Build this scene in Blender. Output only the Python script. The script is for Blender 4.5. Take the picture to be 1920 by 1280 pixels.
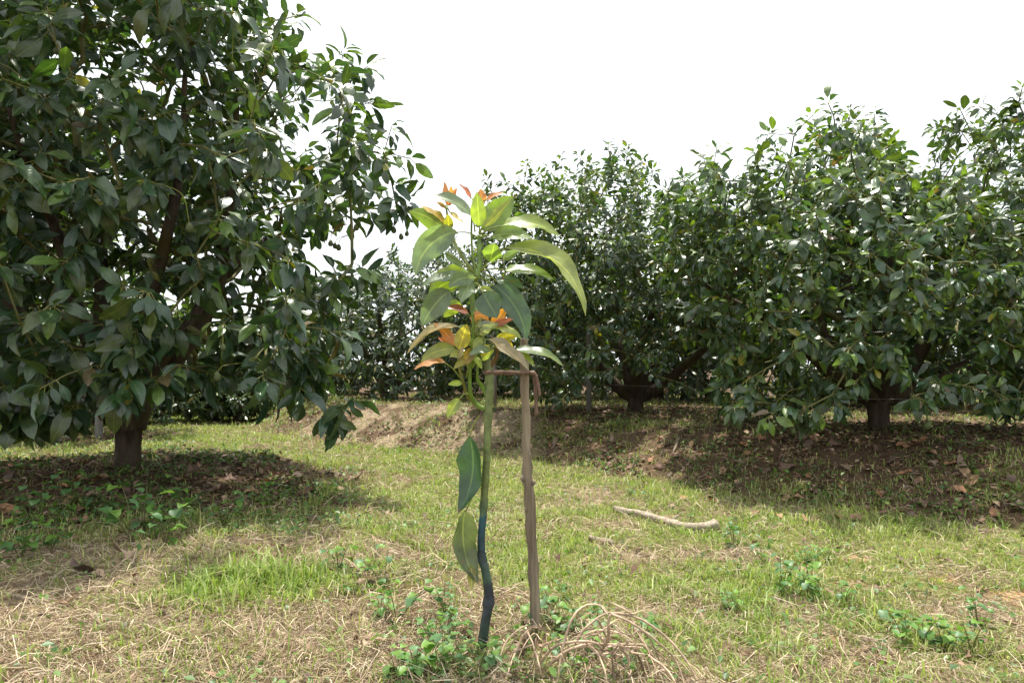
import bpy, math, random
import numpy as np
from mathutils import Vector, Matrix

for o in list(bpy.data.objects):
    bpy.data.objects.remove(o, do_unlink=True)
scene = bpy.context.scene
COL = scene.collection
rng = np.random.default_rng(7)
random.seed(7)
PI = math.pi
R = math.radians

# ------------------------------------------------------------------ camera
CZ = 0.95
FPX = 1280.0                      # focal length in photo pixels (1920 wide)
PITCH = math.atan(50 / FPX)
cam_d = bpy.data.cameras.new('camera')
cam_d.lens = 24.0
cam_d.sensor_width = 36.0
cam_d.clip_end = 2000
cam_d.clip_start = 0.05
cam = bpy.data.objects.new('camera', cam_d)
cam.location = (0, 0, CZ)
cam.rotation_euler = (PI / 2 + PITCH, 0, 0)
COL.objects.link(cam)
scene.camera = cam

# ------------------------------------------------------------------ sky, sun, exposure
SUN_EL, SUN_AZ = R(75), R(4)    # azimuth from +Y (straight ahead), clockwise
w = bpy.data.worlds.new('World')
scene.world = w
w.use_nodes = True
nt = w.node_tree
nt.nodes.clear()
sky = nt.nodes.new('ShaderNodeTexSky')
sky.sky_type = 'NISHITA'
sky.sun_disc = False
sky.sun_elevation = SUN_EL
sky.sun_rotation = SUN_AZ
sky.air_density = 1.0
sky.dust_density = 4.0
sky.ozone_density = 1.0
tc = nt.nodes.new('ShaderNodeTexCoord')
mp = nt.nodes.new('ShaderNodeMapping')
mp.inputs['Scale'].default_value = (1, 1, 2.6)
nz = nt.nodes.new('ShaderNodeTexNoise')
nz.inputs['Scale'].default_value = 2.1
nz.inputs['Detail'].default_value = 6
rp = nt.nodes.new('ShaderNodeValToRGB')
rp.color_ramp.elements[0].position = 0.25
rp.color_ramp.elements[0].color = (0.78, 0.78, 0.78, 1)
rp.color_ramp.elements[1].position = 0.55
rp.color_ramp.elements[1].color = (0.97, 0.97, 0.97, 1)
mx = nt.nodes.new('ShaderNodeMix')
mx.data_type = 'RGBA'
mx.inputs[7].default_value = (8.9, 9.2, 9.6, 1)    # thin bright cloud
bg = nt.nodes.new('ShaderNodeBackground')
bg.inputs['Strength'].default_value = 0.1
wo = nt.nodes.new('ShaderNodeOutputWorld')
L = nt.links.new
L(tc.outputs['Generated'], mp.inputs[0])
L(mp.outputs[0], nz.inputs['Vector'])
L(nz.outputs['Fac'], rp.inputs[0])
L(rp.outputs[0], mx.inputs[0])
L(sky.outputs[0], mx.inputs[6])
L(mx.outputs[2], bg.inputs[0])
L(bg.outputs[0], wo.inputs[0])

sl = bpy.data.lights.new('sun', 'SUN')
sl.energy = 5.0
sl.angle = R(1.2)
sl.color = (1.0, 0.95, 0.86)
sun = bpy.data.objects.new('sun', sl)
sdir = Vector((math.cos(SUN_EL) * math.sin(SUN_AZ), math.cos(SUN_EL) * math.cos(SUN_AZ), math.sin(SUN_EL)))
sun.rotation_euler = sdir.to_track_quat('Z', 'Y').to_euler()
sun.location = (0, 0, 30)
COL.objects.link(sun)

scene.view_settings.view_transform = 'Standard'
scene.view_settings.look = 'None'
scene.view_settings.exposure = 0.82
scene.view_settings.gamma = 1
scene.view_settings.use_curve_mapping = False
scene.render.engine = 'CYCLES'
cy = scene.cycles
cy.max_bounces = 8
cy.diffuse_bounces = 4
cy.glossy_bounces = 2
cy.transmission_bounces = 4
cy.use_denoising = True
cy.caustics_reflective = False
cy.caustics_refractive = False

# ------------------------------------------------------------------ pixel helpers
SP, CP = math.sin(PITCH), math.cos(PITCH)


def ray(px, py):
    a = (px - 960) / FPX
    b = (640 - py) / FPX
    return np.array([a, CP - b * SP, SP + b * CP])


def P(px, py, D):
    d = ray(px, py)
    return np.array([0, 0, CZ]) + d * (D / d[1])


def proj(p):
    p = np.atleast_2d(p)
    x = p[:, 0]
    y = p[:, 1]
    z = p[:, 2] - CZ
    dep = y * CP + z * SP
    up = -y * SP + z * CP
    dep = np.maximum(dep, 1e-3)
    return 960 + FPX * x / dep, 640 - FPX * up / dep, dep


# ------------------------------------------------------------------ noise + terrain
def vnoise(x, y, seed=0):
    x = np.asarray(x, float)
    y = np.asarray(y, float)
    xi = np.floor(x).astype(np.int64)
    yi = np.floor(y).astype(np.int64)
    xf = x - xi
    yf = y - yi
    u = xf * xf * (3 - 2 * xf)
    v = yf * yf * (3 - 2 * yf)

    def h(a, b):
        n = (a * 374761393 + b * 668265263 + seed * 974634777) & 0x7fffffff
        n = ((n ^ (n >> 13)) * 1274126177) & 0x7fffffff
        return ((n ^ (n >> 16)) & 0xffff) / 65535.0
    return (h(xi, yi) * (1 - u) + h(xi + 1, yi) * u) * (1 - v) + (h(xi, yi + 1) * (1 - u) + h(xi + 1, yi + 1) * u) * v


def fbm(x, y, f, seed=0, o=3):
    s = 0
    a = 1
    t = 0
    for i in range(o):
        s = s + a * vnoise(np.asarray(x) * f + 13.7 * i, np.asarray(y) * f - 7.3 * i, seed + i)
        t += a
        a *= .5
        f *= 2.03
    return s / t


def sstep(t):
    t = np.clip(t, 0, 1)
    return t * t * (3 - 2 * t)


def sdist(x, y, poly):
    """signed distance to a polyline, positive on its left-hand side"""
    best = np.full(np.shape(x), 1e9)
    sg = np.zeros(np.shape(x))
    for (ax, ay), (bx, by) in zip(poly[:-1], poly[1:]):
        dx, dy = bx - ax, by - ay
        t = np.clip(((x - ax) * dx + (y - ay) * dy) / (dx * dx + dy * dy), 0, 1)
        d = np.hypot(x - ax - t * dx, y - ay - t * dy)
        c = np.sign(dx * (y - ay) - dy * (x - ax))
        m = d < best - 1e-9
        best = np.where(m, d, best)
        sg = np.where(m, c, sg)
    return best * sg


BANK = [(30, -20), (5.5, 1.0), (3.0, 3.9), (1.55, 5.1), (.2, 7.0), (-2.4, 8.7), (-4.1, 10.6), (-5.2, 14), (-7, 30), (-10, 90)]
TERR = [(6, -6), (1.1, .8), (.62, 2.05), (.2, 2.7), (-.9, 4.5), (-1.6, 5.5), (-2.4, 7.0), (-4.5, 8.3), (-60, 24)]
TREES = {'left': (-2.94, 5.25), 'mid': (1.64, 9.1), 'right': (3.37, 6.3), 'edge': (5.75, 6.0), 'third': (-2.3, 12.8),
         'behind': (-6.15, 9.4), 'west': (-4.95, 5.7)}


def sd_bank(x, y):
    return -sdist(x, y, BANK)


def sd_terr(x, y):
    return sdist(x, y, TERR)


def gz(x, y):
    x = np.asarray(x, float)
    y = np.asarray(y, float)
    sb = sd_bank(x, y) + .35 * (fbm(x, y, .9, 5) - .5)
    st = sd_terr(x, y) + .3 * (fbm(x, y, 1.3, 9) - .5)
    wd = 1.25
    z = .37 * sstep((sb + .1) / wd)
    z = z + .10 * np.exp(-((sb - .95) / .55) ** 2) * sstep((.9 - x) / 1.2)
    z = z + .085 * sstep((st + .15) / .4)
    z = z + .11 * np.exp(-((x + 2.9) ** 2 + (y - 5.3) ** 2) / 1.45 ** 2)
    fade = np.exp(-np.maximum(np.hypot(x, y) - 10, 0) / 12)
    z = z + fade * (.07 * (fbm(x, y, 1.1, 21) - .5) + .035 * (fbm(x, y, 4.5, 31) - .5) + .016 * (vnoise(x * 14, y * 14, 3) - .5))
    z = z + (1 - fade) * 0.0
    return z


def hit(px, py):
    """where the ray through a photo pixel meets the ground"""
    d = ray(px, py)
    t = np.linspace(.5, 40, 4000)
    p = np.array([0, 0, CZ])[None] + d[None] * t[:, None]
    below = p[:, 2] < gz(p[:, 0], p[:, 1])
    i = int(np.argmax(below)) if below.any() else len(t) - 1
    q = p[i]
    return np.array([q[0], q[1], float(gz(q[0], q[1]))])


# ------------------------------------------------------------------ mesh helpers
def fast_mesh(name, verts, polys, col=None, uv=None, smooth=True, matidx=None):
    """polys: list of (N,k) index arrays; col: per vertex rgb; uv: per vertex"""
    verts = np.asarray(verts, np.float32)
    polys = [np.asarray(p, np.int32) for p in polys if len(p)]
    loops = np.concatenate([p.ravel() for p in polys])
    tot = np.concatenate([np.full(len(p), p.shape[1], np.int32) for p in polys])
    start = np.concatenate([[0], np.cumsum(tot)[:-1]]).astype(np.int32)
    me = bpy.data.meshes.new(name)
    me.vertices.add(len(verts))
    me.vertices.foreach_set('co', verts.ravel())
    me.loops.add(len(loops))
    me.loops.foreach_set('vertex_index', loops)
    me.polygons.add(len(tot))
    me.polygons.foreach_set('loop_start', start)
    me.polygons.foreach_set('loop_total', tot)
    if smooth:
        me.polygons.foreach_set('use_smooth', np.ones(len(tot), bool))
    if matidx is not None:
        me.polygons.foreach_set('material_index', np.asarray(matidx, np.int32))
    if col is not None:
        c = np.ones((len(verts), 4), np.float32)
        c[:, :3] = col
        at = me.attributes.new('Col', 'FLOAT_COLOR', 'POINT')
        at.data.foreach_set('color', c.ravel())
    if uv is not None:
        ul = me.uv_layers.new(name='UVMap')
        ul.data.foreach_set('uv', np.asarray(uv, np.float32)[loops].ravel())
    me.update(calc_edges=True)
    me.validate()
    return me


def obj(name, me, mat=None, parent=None, loc=None):
    o = bpy.data.objects.new(name, me)
    COL.objects.link(o)
    if mat is not None and me is not None and not me.materials:
        me.materials.append(mat)
    if parent is not None:
        o.parent = parent
    if loc is not None:
        o.location = loc
    return o


def thing(name, label, cat, loc=(0, 0, 0), group=None):
    o = bpy.data.objects.new(name, None)
    o.empty_display_size = .1
    COL.objects.link(o)
    o.location = loc
    tag(o, label, cat, group)
    return o


def tag(o, label, cat, group=None, kind=None):
    o['label'] = label
    o['category'] = cat
    if group:
        o['group'] = group
    if kind:
        o['kind'] = kind
    return o


def catmull(pts, n=6):
    p = np.asarray(pts, float)
    p = np.vstack([2 * p[0] - p[1], p, 2 * p[-1] - p[-2]])
    out = []
    for i in range(1, len(p) - 2):
        for t in np.linspace(0, 1, n, endpoint=False):
            a, b, c, d = p[i - 1], p[i], p[i + 1], p[i + 2]
            out.append(.5 * (2 * b + (c - a) * t + (2 * a - 5 * b + 4 * c - d) * t * t + (3 * b - a - 3 * c + d) * t ** 3))
    out.append(p[-2])
    return np.array(out)


def tube_arrays(pts, rad, sides=8, lump=0.0, seed=0):
    pts = np.asarray(pts, float)
    n = len(pts)
    rad = np.broadcast_to(np.asarray(rad, float), (n,))
    tg = np.gradient(pts, axis=0)
    tg /= np.linalg.norm(tg, axis=1)[:, None] + 1e-9
    ref = np.array([1., 0, 0]) if abs(tg[0][0]) < .8 else np.array([0, 1., 0])
    e1 = np.zeros_like(pts)
    v = ref - tg[0] * ref.dot(tg[0])
    for i in range(n):
        v = v - tg[i] * v.dot(tg[i])
        v /= np.linalg.norm(v) + 1e-9
        e1[i] = v
    e2 = np.cross(tg, e1)
    a = np.arange(sides) * 2 * PI / sides
    rr = rad[:, None] * np.ones((1, sides))
    if lump:
        s = np.arange(n)[:, None] * .37 + seed
        rr = rr * (1 + lump * (2 * vnoise(s + np.cos(a)[None] * 1.3, np.sin(a)[None] * 1.3 + s * .6, seed) - 1))
    V = pts[:, None, :] + rr[:, :, None] * (np.cos(a)[None, :, None] * e1[:, None, :] + np.sin(a)[None, :, None] * e2[:, None, :])
    V = V.reshape(-1, 3)
    i, j = np.meshgrid(np.arange(n - 1), np.arange(sides), indexing='ij')
    j2 = (j + 1) % sides
    Q = np.stack([i * sides + j, i * sides + j2, (i + 1) * sides + j2, (i + 1) * sides + j], -1).reshape(-1, 4)
    caps = [np.arange(sides)[::-1][None], ((n - 1) * sides + np.arange(sides))[None]]
    return V, Q, caps


class MB:
    """collects several tubes / sheets into one mesh"""
    def __init__(self):
        self.v, self.p, self.c, self.n = [], {}, [], 0

    def add(self, V, polys, col=(1, 1, 1)):
        for q in polys:
            q = np.asarray(q)
            self.p.setdefault(q.shape[1], []).append(q + self.n)
        self.v.append(np.asarray(V))
        self.c.append(np.broadcast_to(np.asarray(col, float), (len(V), 3)))
        self.n += len(V)

    def tube(self, pts, rad, sides=8, col=(1, 1, 1), lump=0, seed=0):
        V, Q, caps = tube_arrays(pts, rad, sides, lump, seed)
        self.add(V, [Q] + caps, col)

    def mesh(self, name, smooth=True):
        return fast_mesh(name, np.concatenate(self.v), [np.concatenate(q) for q in self.p.values()], np.concatenate(self.c), None, smooth)


# ------------------------------------------------------------------ materials
def new_mat(name):
    m = bpy.data.materials.new(name)
    m.use_nodes = True
    t = m.node_tree
    t.nodes.clear()
    return m, t


def N(t, typ, **kw):
    n = t.nodes.new(typ)
    for k, v in kw.items():
        setattr(n, k, v)
    return n


def leaf_material(name, blemish=False, rough=.36, trans=.3, spec=.5, vein=.5, tgain=(1.55, 1.6, .5), wax=0.0):
    m, t = new_mat(name)
    l = t.links.new
    at = N(t, 'ShaderNodeAttribute', attribute_name='Col')
    geo = N(t, 'ShaderNodeNewGeometry')
    nz = N(t, 'ShaderNodeTexNoise')
    nz.inputs['Scale'].default_value = 22
    nz.inputs['Detail'].default_value = 3
    l(geo.outputs['Position'], nz.inputs['Vector'])
    mr = N(t, 'ShaderNodeMapRange')
    mr.inputs[1].default_value, mr.inputs[2].default_value = .3, .7
    mr.inputs[3].default_value, mr.inputs[4].default_value = .72, 1.28
    l(nz.outputs['Fac'], mr.inputs[0])
    mul = N(t, 'ShaderNodeVectorMath', operation='SCALE')
    l(at.outputs['Color'], mul.inputs[0])
    l(mr.outputs[0], mul.inputs['Scale'])
    colr = mul.outputs[0]
    if vein:
        uv = N(t, 'ShaderNodeUVMap', uv_map='UVMap')
        sx = N(t, 'ShaderNodeSeparateXYZ')
        l(uv.outputs[0], sx.inputs[0])
        a = N(t, 'ShaderNodeMath', operation='SUBTRACT')
        l(sx.outputs[0], a.inputs[0])
        a.inputs[1].default_value = .5
        b = N(t, 'ShaderNodeMath', operation='ABSOLUTE')
        l(a.outputs[0], b.inputs[0])
        # midrib
        c = N(t, 'ShaderNodeMapRange')
        c.inputs[1].default_value, c.inputs[2].default_value = .018, .05
        c.inputs[3].default_value, c.inputs[4].default_value = 1, 0
        l(b.outputs[0], c.inputs[0])
        # side veins, slanting outward
        d = N(t, 'ShaderNodeMath', operation='MULTIPLY_ADD')
        l(b.outputs[0], d.inputs[0])
        d.inputs[1].default_value = -.55
        l(sx.outputs[1], d.inputs[2])
        e = N(t, 'ShaderNodeMath', operation='MULTIPLY')
        l(d.outputs[0], e.inputs[0])
        e.inputs[1].default_value = 9.0
        f = N(t, 'ShaderNodeMath', operation='FRACT')
        l(e.outputs[0], f.inputs[0])
        g = N(t, 'ShaderNodeMapRange')
        g.inputs[1].default_value, g.inputs[2].default_value = .0, .12
        g.inputs[3].default_value, g.inputs[4].default_value = .4, 0
        l(f.outputs[0], g.inputs[0])
        mxv = N(t, 'ShaderNodeMath', operation='MAXIMUM')
        l(c.outputs[0], mxv.inputs[0])
        l(g.outputs[0], mxv.inputs[1])
        sc = N(t, 'ShaderNodeMath', operation='MULTIPLY')
        l(mxv.outputs[0], sc.inputs[0])
        sc.inputs[1].default_value = vein
        lt = N(t, 'ShaderNodeVectorMath', operation='MULTIPLY_ADD')
        l(colr, lt.inputs[0])
        lt.inputs[1].default_value = (1.9, 1.7, 1.5)
        lt.inputs[2].default_value = (.05, .06, .015)
        mixc = N(t, 'ShaderNodeMix', data_type='RGBA')
        l(sc.outputs[0], mixc.inputs[0])
        l(colr, mixc.inputs[6])
        l(lt.outputs[0], mixc.inputs[7])
        colr = mixc.outputs[2]
        if blemish:
            # browned tip and rim, and scattered brown spots
            vo = N(t, 'ShaderNodeTexNoise')
            vo.inputs['Scale'].default_value = 55
            vo.inputs['Detail'].default_value = 4
            l(geo.outputs['Position'], vo.inputs['Vector'])
            sp_ = N(t, 'ShaderNodeMapRange')
            sp_.inputs[1].default_value, sp_.inputs[2].default_value = .66, .72
            l(vo.outputs['Fac'], sp_.inputs[0])
            tp_ = N(t, 'ShaderNodeMath', operation='MULTIPLY_ADD')
            l(vo.outputs['Fac'], tp_.inputs[0])
            tp_.inputs[1].default_value = .5
            l(sx.outputs[1], tp_.inputs[2])
            tm = N(t, 'ShaderNodeMapRange')
            tm.inputs[1].default_value, tm.inputs[2].default_value = 1.22, 1.27
            l(tp_.outputs[0], tm.inputs[0])
            rm = N(t, 'ShaderNodeMath', operation='MULTIPLY_ADD')
            l(vo.outputs['Fac'], rm.inputs[0])
            rm.inputs[1].default_value = .35
            l(b.outputs[0], rm.inputs[2])
            rmm = N(t, 'ShaderNodeMapRange')
            rmm.inputs[1].default_value, rmm.inputs[2].default_value = .685, .70
            l(rm.outputs[0], rmm.inputs[0])
            m1 = N(t, 'ShaderNodeMath', operation='MAXIMUM')
            l(sp_.outputs[0], m1.inputs[0])
            l(tm.outputs[0], m1.inputs[1])
            m2 = N(t, 'ShaderNodeMath', operation='MAXIMUM')
            l(m1.outputs[0], m2.inputs[0])
            l(rmm.outputs[0], m2.inputs[1])
            m3 = N(t, 'ShaderNodeMath', operation='MULTIPLY')
            l(m2.outputs[0], m3.inputs[0])
            m3.inputs[1].default_value = .75
            bm = N(t, 'ShaderNodeMix', data_type='RGBA')
            l(m3.outputs[0], bm.inputs[0])
            l(colr, bm.inputs[6])
            bm.inputs[7].default_value = (.17, .095, .04, 1)
            colr = bm.outputs[2]
    pr = N(t, 'ShaderNodeBsdfPrincipled')
    l(colr, pr.inputs['Base Color'])
    pr.inputs['Roughness'].default_value = rough
    pr.inputs['Specular IOR Level'].default_value = spec
    if vein:
        bp = N(t, 'ShaderNodeBump')
        bp.inputs['Strength'].default_value = .4
        bp.inputs['Distance'].default_value = .004
        hs = N(t, 'ShaderNodeMath', operation='MULTIPLY_ADD')
        l(mxv.outputs[0], hs.inputs[0])
        hs.inputs[1].default_value = -.6
        l(nz.outputs['Fac'], hs.inputs[2])
        l(hs.outputs[0], bp.inputs['Height'])
        l(bp.outputs[0], pr.inputs['Normal'])
    tr = N(t, 'ShaderNodeBsdfTranslucent')
    tg = N(t, 'ShaderNodeVectorMath', operation='MULTIPLY')
    l(colr, tg.inputs[0])
    tg.inputs[1].default_value = tgain
    l(tg.outputs[0], tr.inputs['Color'])
    mxs = N(t, 'ShaderNodeMixShader')
    mxs.inputs[0].default_value = trans
    l(pr.outputs[0], mxs.inputs[1])
    l(tr.outputs[0], mxs.inputs[2])
    out = N(t, 'ShaderNodeOutputMaterial')
    l(mxs.outputs[0], out.inputs[0])
    return m


def bark_material(name, c1, c2, scale=18, rough=.85, stretch=.25, bump=.6, moss=None):
    m, t = new_mat(name)
    l = t.links.new
    tc = N(t, 'ShaderNodeTexCoord')
    mp = N(t, 'ShaderNodeMapping')
    mp.inputs['Scale'].default_value = (1, 1, stretch)
    l(tc.outputs['Object'], mp.inputs[0])
    nz = N(t, 'ShaderNodeTexNoise')
    nz.inputs['Scale'].default_value = scale
    nz.inputs['Detail'].default_value = 7
    nz.inputs['Roughness'].default_value = .65
    l(mp.outputs[0], nz.inputs['Vector'])
    rp = N(t, 'ShaderNodeValToRGB')
    rp.color_ramp.elements[0].position = .32
    rp.color_ramp.elements[0].color = (*c1, 1)
    rp.color_ramp.elements[1].position = .68
    rp.color_ramp.elements[1].color = (*c2, 1)
    l(nz.outputs['Fac'], rp.inputs[0])
    colr = rp.outputs[0]
    if moss:
        n2 = N(t, 'ShaderNodeTexNoise')
        n2.inputs['Scale'].default_value = 5
        n2.inputs['Detail'].default_value = 5
        l(tc.outputs['Object'], n2.inputs['Vector'])
        r2 = N(t, 'ShaderNodeMapRange')
        r2.inputs[1].default_value, r2.inputs[2].default_value = .5, .66
        l(n2.outputs['Fac'], r2.inputs[0])
        mm = N(t, 'ShaderNodeMix', data_type='RGBA')
        l(r2.outputs[0], mm.inputs[0])
        l(colr, mm.inputs[6])
        mm.inputs[7].default_value = (*moss, 1)
        colr = mm.outputs[2]
    pr = N(t, 'ShaderNodeBsdfPrincipled')
    l(colr, pr.inputs['Base Color'])
    pr.inputs['Roughness'].default_value = rough
    pr.inputs['Specular IOR Level'].default_value = .25
    bp = N(t, 'ShaderNodeBump')
    bp.inputs['Strength'].default_value = bump
    bp.inputs['Distance'].default_value = .012
    l(nz.outputs['Fac'], bp.inputs['Height'])
    l(bp.outputs[0], pr.inputs['Normal'])
    out = N(t, 'ShaderNodeOutputMaterial')
    l(pr.outputs[0], out.inputs[0])
    return m


def attr_material(name, rough=.8, trans=0.0, spec=.2, noise=.35, nscale=30, tgain=(1.3, 1.5, .7)):
    m, t = new_mat(name)
    l = t.links.new
    at = N(t, 'ShaderNodeAttribute', attribute_name='Col')
    geo = N(t, 'ShaderNodeNewGeometry')
    nz = N(t, 'ShaderNodeTexNoise')
    nz.inputs['Scale'].default_value = nscale
    nz.inputs['Detail'].default_value = 4
    l(geo.outputs['Position'], nz.inputs['Vector'])
    mr = N(t, 'ShaderNodeMapRange')
    mr.inputs[1].default_value, mr.inputs[2].default_value = .3, .7
    mr.inputs[3].default_value, mr.inputs[4].default_value = 1 - noise, 1 + noise
    l(nz.outputs['Fac'], mr.inputs[0])
    mul = N(t, 'ShaderNodeVectorMath', operation='SCALE')
    l(at.outputs['Color'], mul.inputs[0])
    l(mr.outputs[0], mul.inputs['Scale'])
    pr = N(t, 'ShaderNodeBsdfPrincipled')
    l(mul.outputs[0], pr.inputs['Base Color'])
    pr.inputs['Roughness'].default_value = rough
    pr.inputs['Specular IOR Level'].default_value = spec
    out = N(t, 'ShaderNodeOutputMaterial')
    if trans:
        tr = N(t, 'ShaderNodeBsdfTranslucent')
        tg = N(t, 'ShaderNodeVectorMath', operation='MULTIPLY')
        l(mul.outputs[0], tg.inputs[0])
        tg.inputs[1].default_value = tgain
        l(tg.outputs[0], tr.inputs[0])
        ms = N(t, 'ShaderNodeMixShader')
        ms.inputs[0].default_value = trans
        l(pr.outputs[0], ms.inputs[1])
        l(tr.outputs[0], ms.inputs[2])
        l(ms.outputs[0], out.inputs[0])
    else:
        l(pr.outputs[0], out.inputs[0])
    return m


def ground_material():
    m, t = new_mat('soil_and_straw')
    l = t.links.new
    at = N(t, 'ShaderNodeAttribute', attribute_name='Col')     # cover: r grass, g straw, b orange clay
    sp = N(t, 'ShaderNodeSeparateColor')
    l(at.outputs['Color'], sp.inputs[0])
    geo = N(t, 'ShaderNodeNewGeometry')

    def noise(s, d=6):
        n = N(t, 'ShaderNodeTexNoise')
        n.inputs['Scale'].default_value = s
        n.inputs['Detail'].default_value = d
        n.inputs['Roughness'].default_value = .65
        l(geo.outputs['Position'], n.inputs['Vector'])
        return n
    n1, n2, n3 = noise(9), noise(60), noise(170, 3)

    def ramp(fac, a, b, p0=.3, p1=.7):
        r = N(t, 'ShaderNodeValToRGB')
        r.color_ramp.elements[0].position = p0
        r.color_ramp.elements[1].position = p1
        r.color_ramp.elements[0].color = (*a, 1)
        r.color_ramp.elements[1].color = (*b, 1)
        l(fac, r.inputs[0])
        return r.outputs[0]
    soil = ramp(n2.outputs['Fac'], (.055, .035, .022), (.16, .105, .065))
    straw = ramp(n3.outputs['Fac'], (.17, .12, .075), (.42, .34, .23))
    grass = ramp(n2.outputs['Fac'], (.075, .085, .022), (.21, .22, .07))
    clay = ramp(n2.outputs['Fac'], (.26, .15, .07), (.42, .27, .14))

    def mixc(f, a, b):
        x = N(t, 'ShaderNodeMix', data_type='RGBA')
        l(f, x.inputs[0])
        l(a, x.inputs[6])
        l(b, x.inputs[7])
        return x.outputs[2]

    def edge(chan, amt=.5):
        a = N(t, 'ShaderNodeMath', operation='MULTIPLY_ADD')
        l(n1.outputs['Fac'], a.inputs[0])
        a.inputs[1].default_value = amt
        l(sp.outputs[chan], a.inputs[2])
        r = N(t, 'ShaderNodeMapRange')
        r.inputs[1].default_value, r.inputs[2].default_value = .5, .85
        l(a.outputs[0], r.inputs[0])
        return r.outputs[0]
    c = mixc(edge(0), soil, grass)
    c = mixc(edge(1), c, straw)
    c = mixc(edge(2), c, clay)
    pr = N(t, 'ShaderNodeBsdfPrincipled')
    l(c, pr.inputs['Base Color'])
    pr.inputs['Roughness'].default_value = .95
    pr.inputs['Specular IOR Level'].default_value = .1
    bp = N(t, 'ShaderNodeBump')
    bp.inputs['Strength'].default_value = .8
    bp.inputs['Distance'].default_value = .02
    l(n2.outputs['Fac'], bp.inputs['Height'])
    l(bp.outputs[0], pr.inputs['Normal'])
    out = N(t, 'ShaderNodeOutputMaterial')
    l(pr.outputs[0], out.inputs[0])
    return m


M_LEAF = leaf_material('avocado_leaf', rough=.31, trans=.28, spec=.8, vein=.4)
M_LEAF_FAR = leaf_material('avocado_leaf_far', rough=.33, trans=.28, spec=.8, vein=0)
M_SAPLEAF = leaf_material('young_leaf', True, rough=.33, trans=.5, spec=.9, vein=.75, tgain=(1.6, 1.75, .6))
M_BARK = bark_material('avocado_bark', (.03, .022, .015), (.10, .075, .05), 22, moss=(.065, .052, .018))
M_TWIG = bark_material('green_twig', (.075, .08, .026), (.20, .185, .07), 25, rough=.7)
M_STAKE = bark_material('weathered_wood', (.085, .062, .04), (.34, .28, .20), 30, stretch=.07, bump=.9)
M_DEADWOOD = bark_material('dead_branch_bark', (.16, .12, .085), (.45, .38, .29), 30, stretch=1)
M_GRASS = attr_material('grass_blade', rough=.5, trans=.35, spec=.35, noise=.2)
M_STRAW = attr_material('dry_straw', rough=.75, trans=.12, spec=.25, noise=.25, tgain=(1.1, 1, .8))
M_WEED = attr_material('weed_leaf', rough=.45, trans=.3, spec=.35, noise=.2)
M_LITTER = attr_material('dead_leaf', rough=.7, trans=.08, spec=.25, noise=.4, nscale=40, tgain=(1.2, .9, .6))
M_FRUIT = bark_material('avocado_fruit', (.05, .075, .025), (.11, .12, .05), 90, rough=.5, stretch=1, bump=.3)
M_GROUND = ground_material()

# ------------------------------------------------------------------ cover masks
def crown_footprint(x, y):  # area beneath the crowns: sparser grass and straw, more leaf litter
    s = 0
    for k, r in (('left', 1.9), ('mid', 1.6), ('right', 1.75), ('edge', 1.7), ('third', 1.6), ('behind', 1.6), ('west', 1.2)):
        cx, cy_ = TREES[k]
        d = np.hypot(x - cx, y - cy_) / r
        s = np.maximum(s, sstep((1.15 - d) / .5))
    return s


TUFT = hit(430, 1110)
MATS = [(*hit(px, py)[:2], r) for (px, py, r) in ((1205, 1045, .30), (1080, 950, .34), (1060, 925, .3), (1500, 1150, .28), (1760, 1092, .22), (1400, 1040, .22), (1650, 1262, .3), (1300, 1035, .2), (1160, 985, .25), (1810, 1150, .25), (720, 900, .35), (1250, 1160, .2))]


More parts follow.
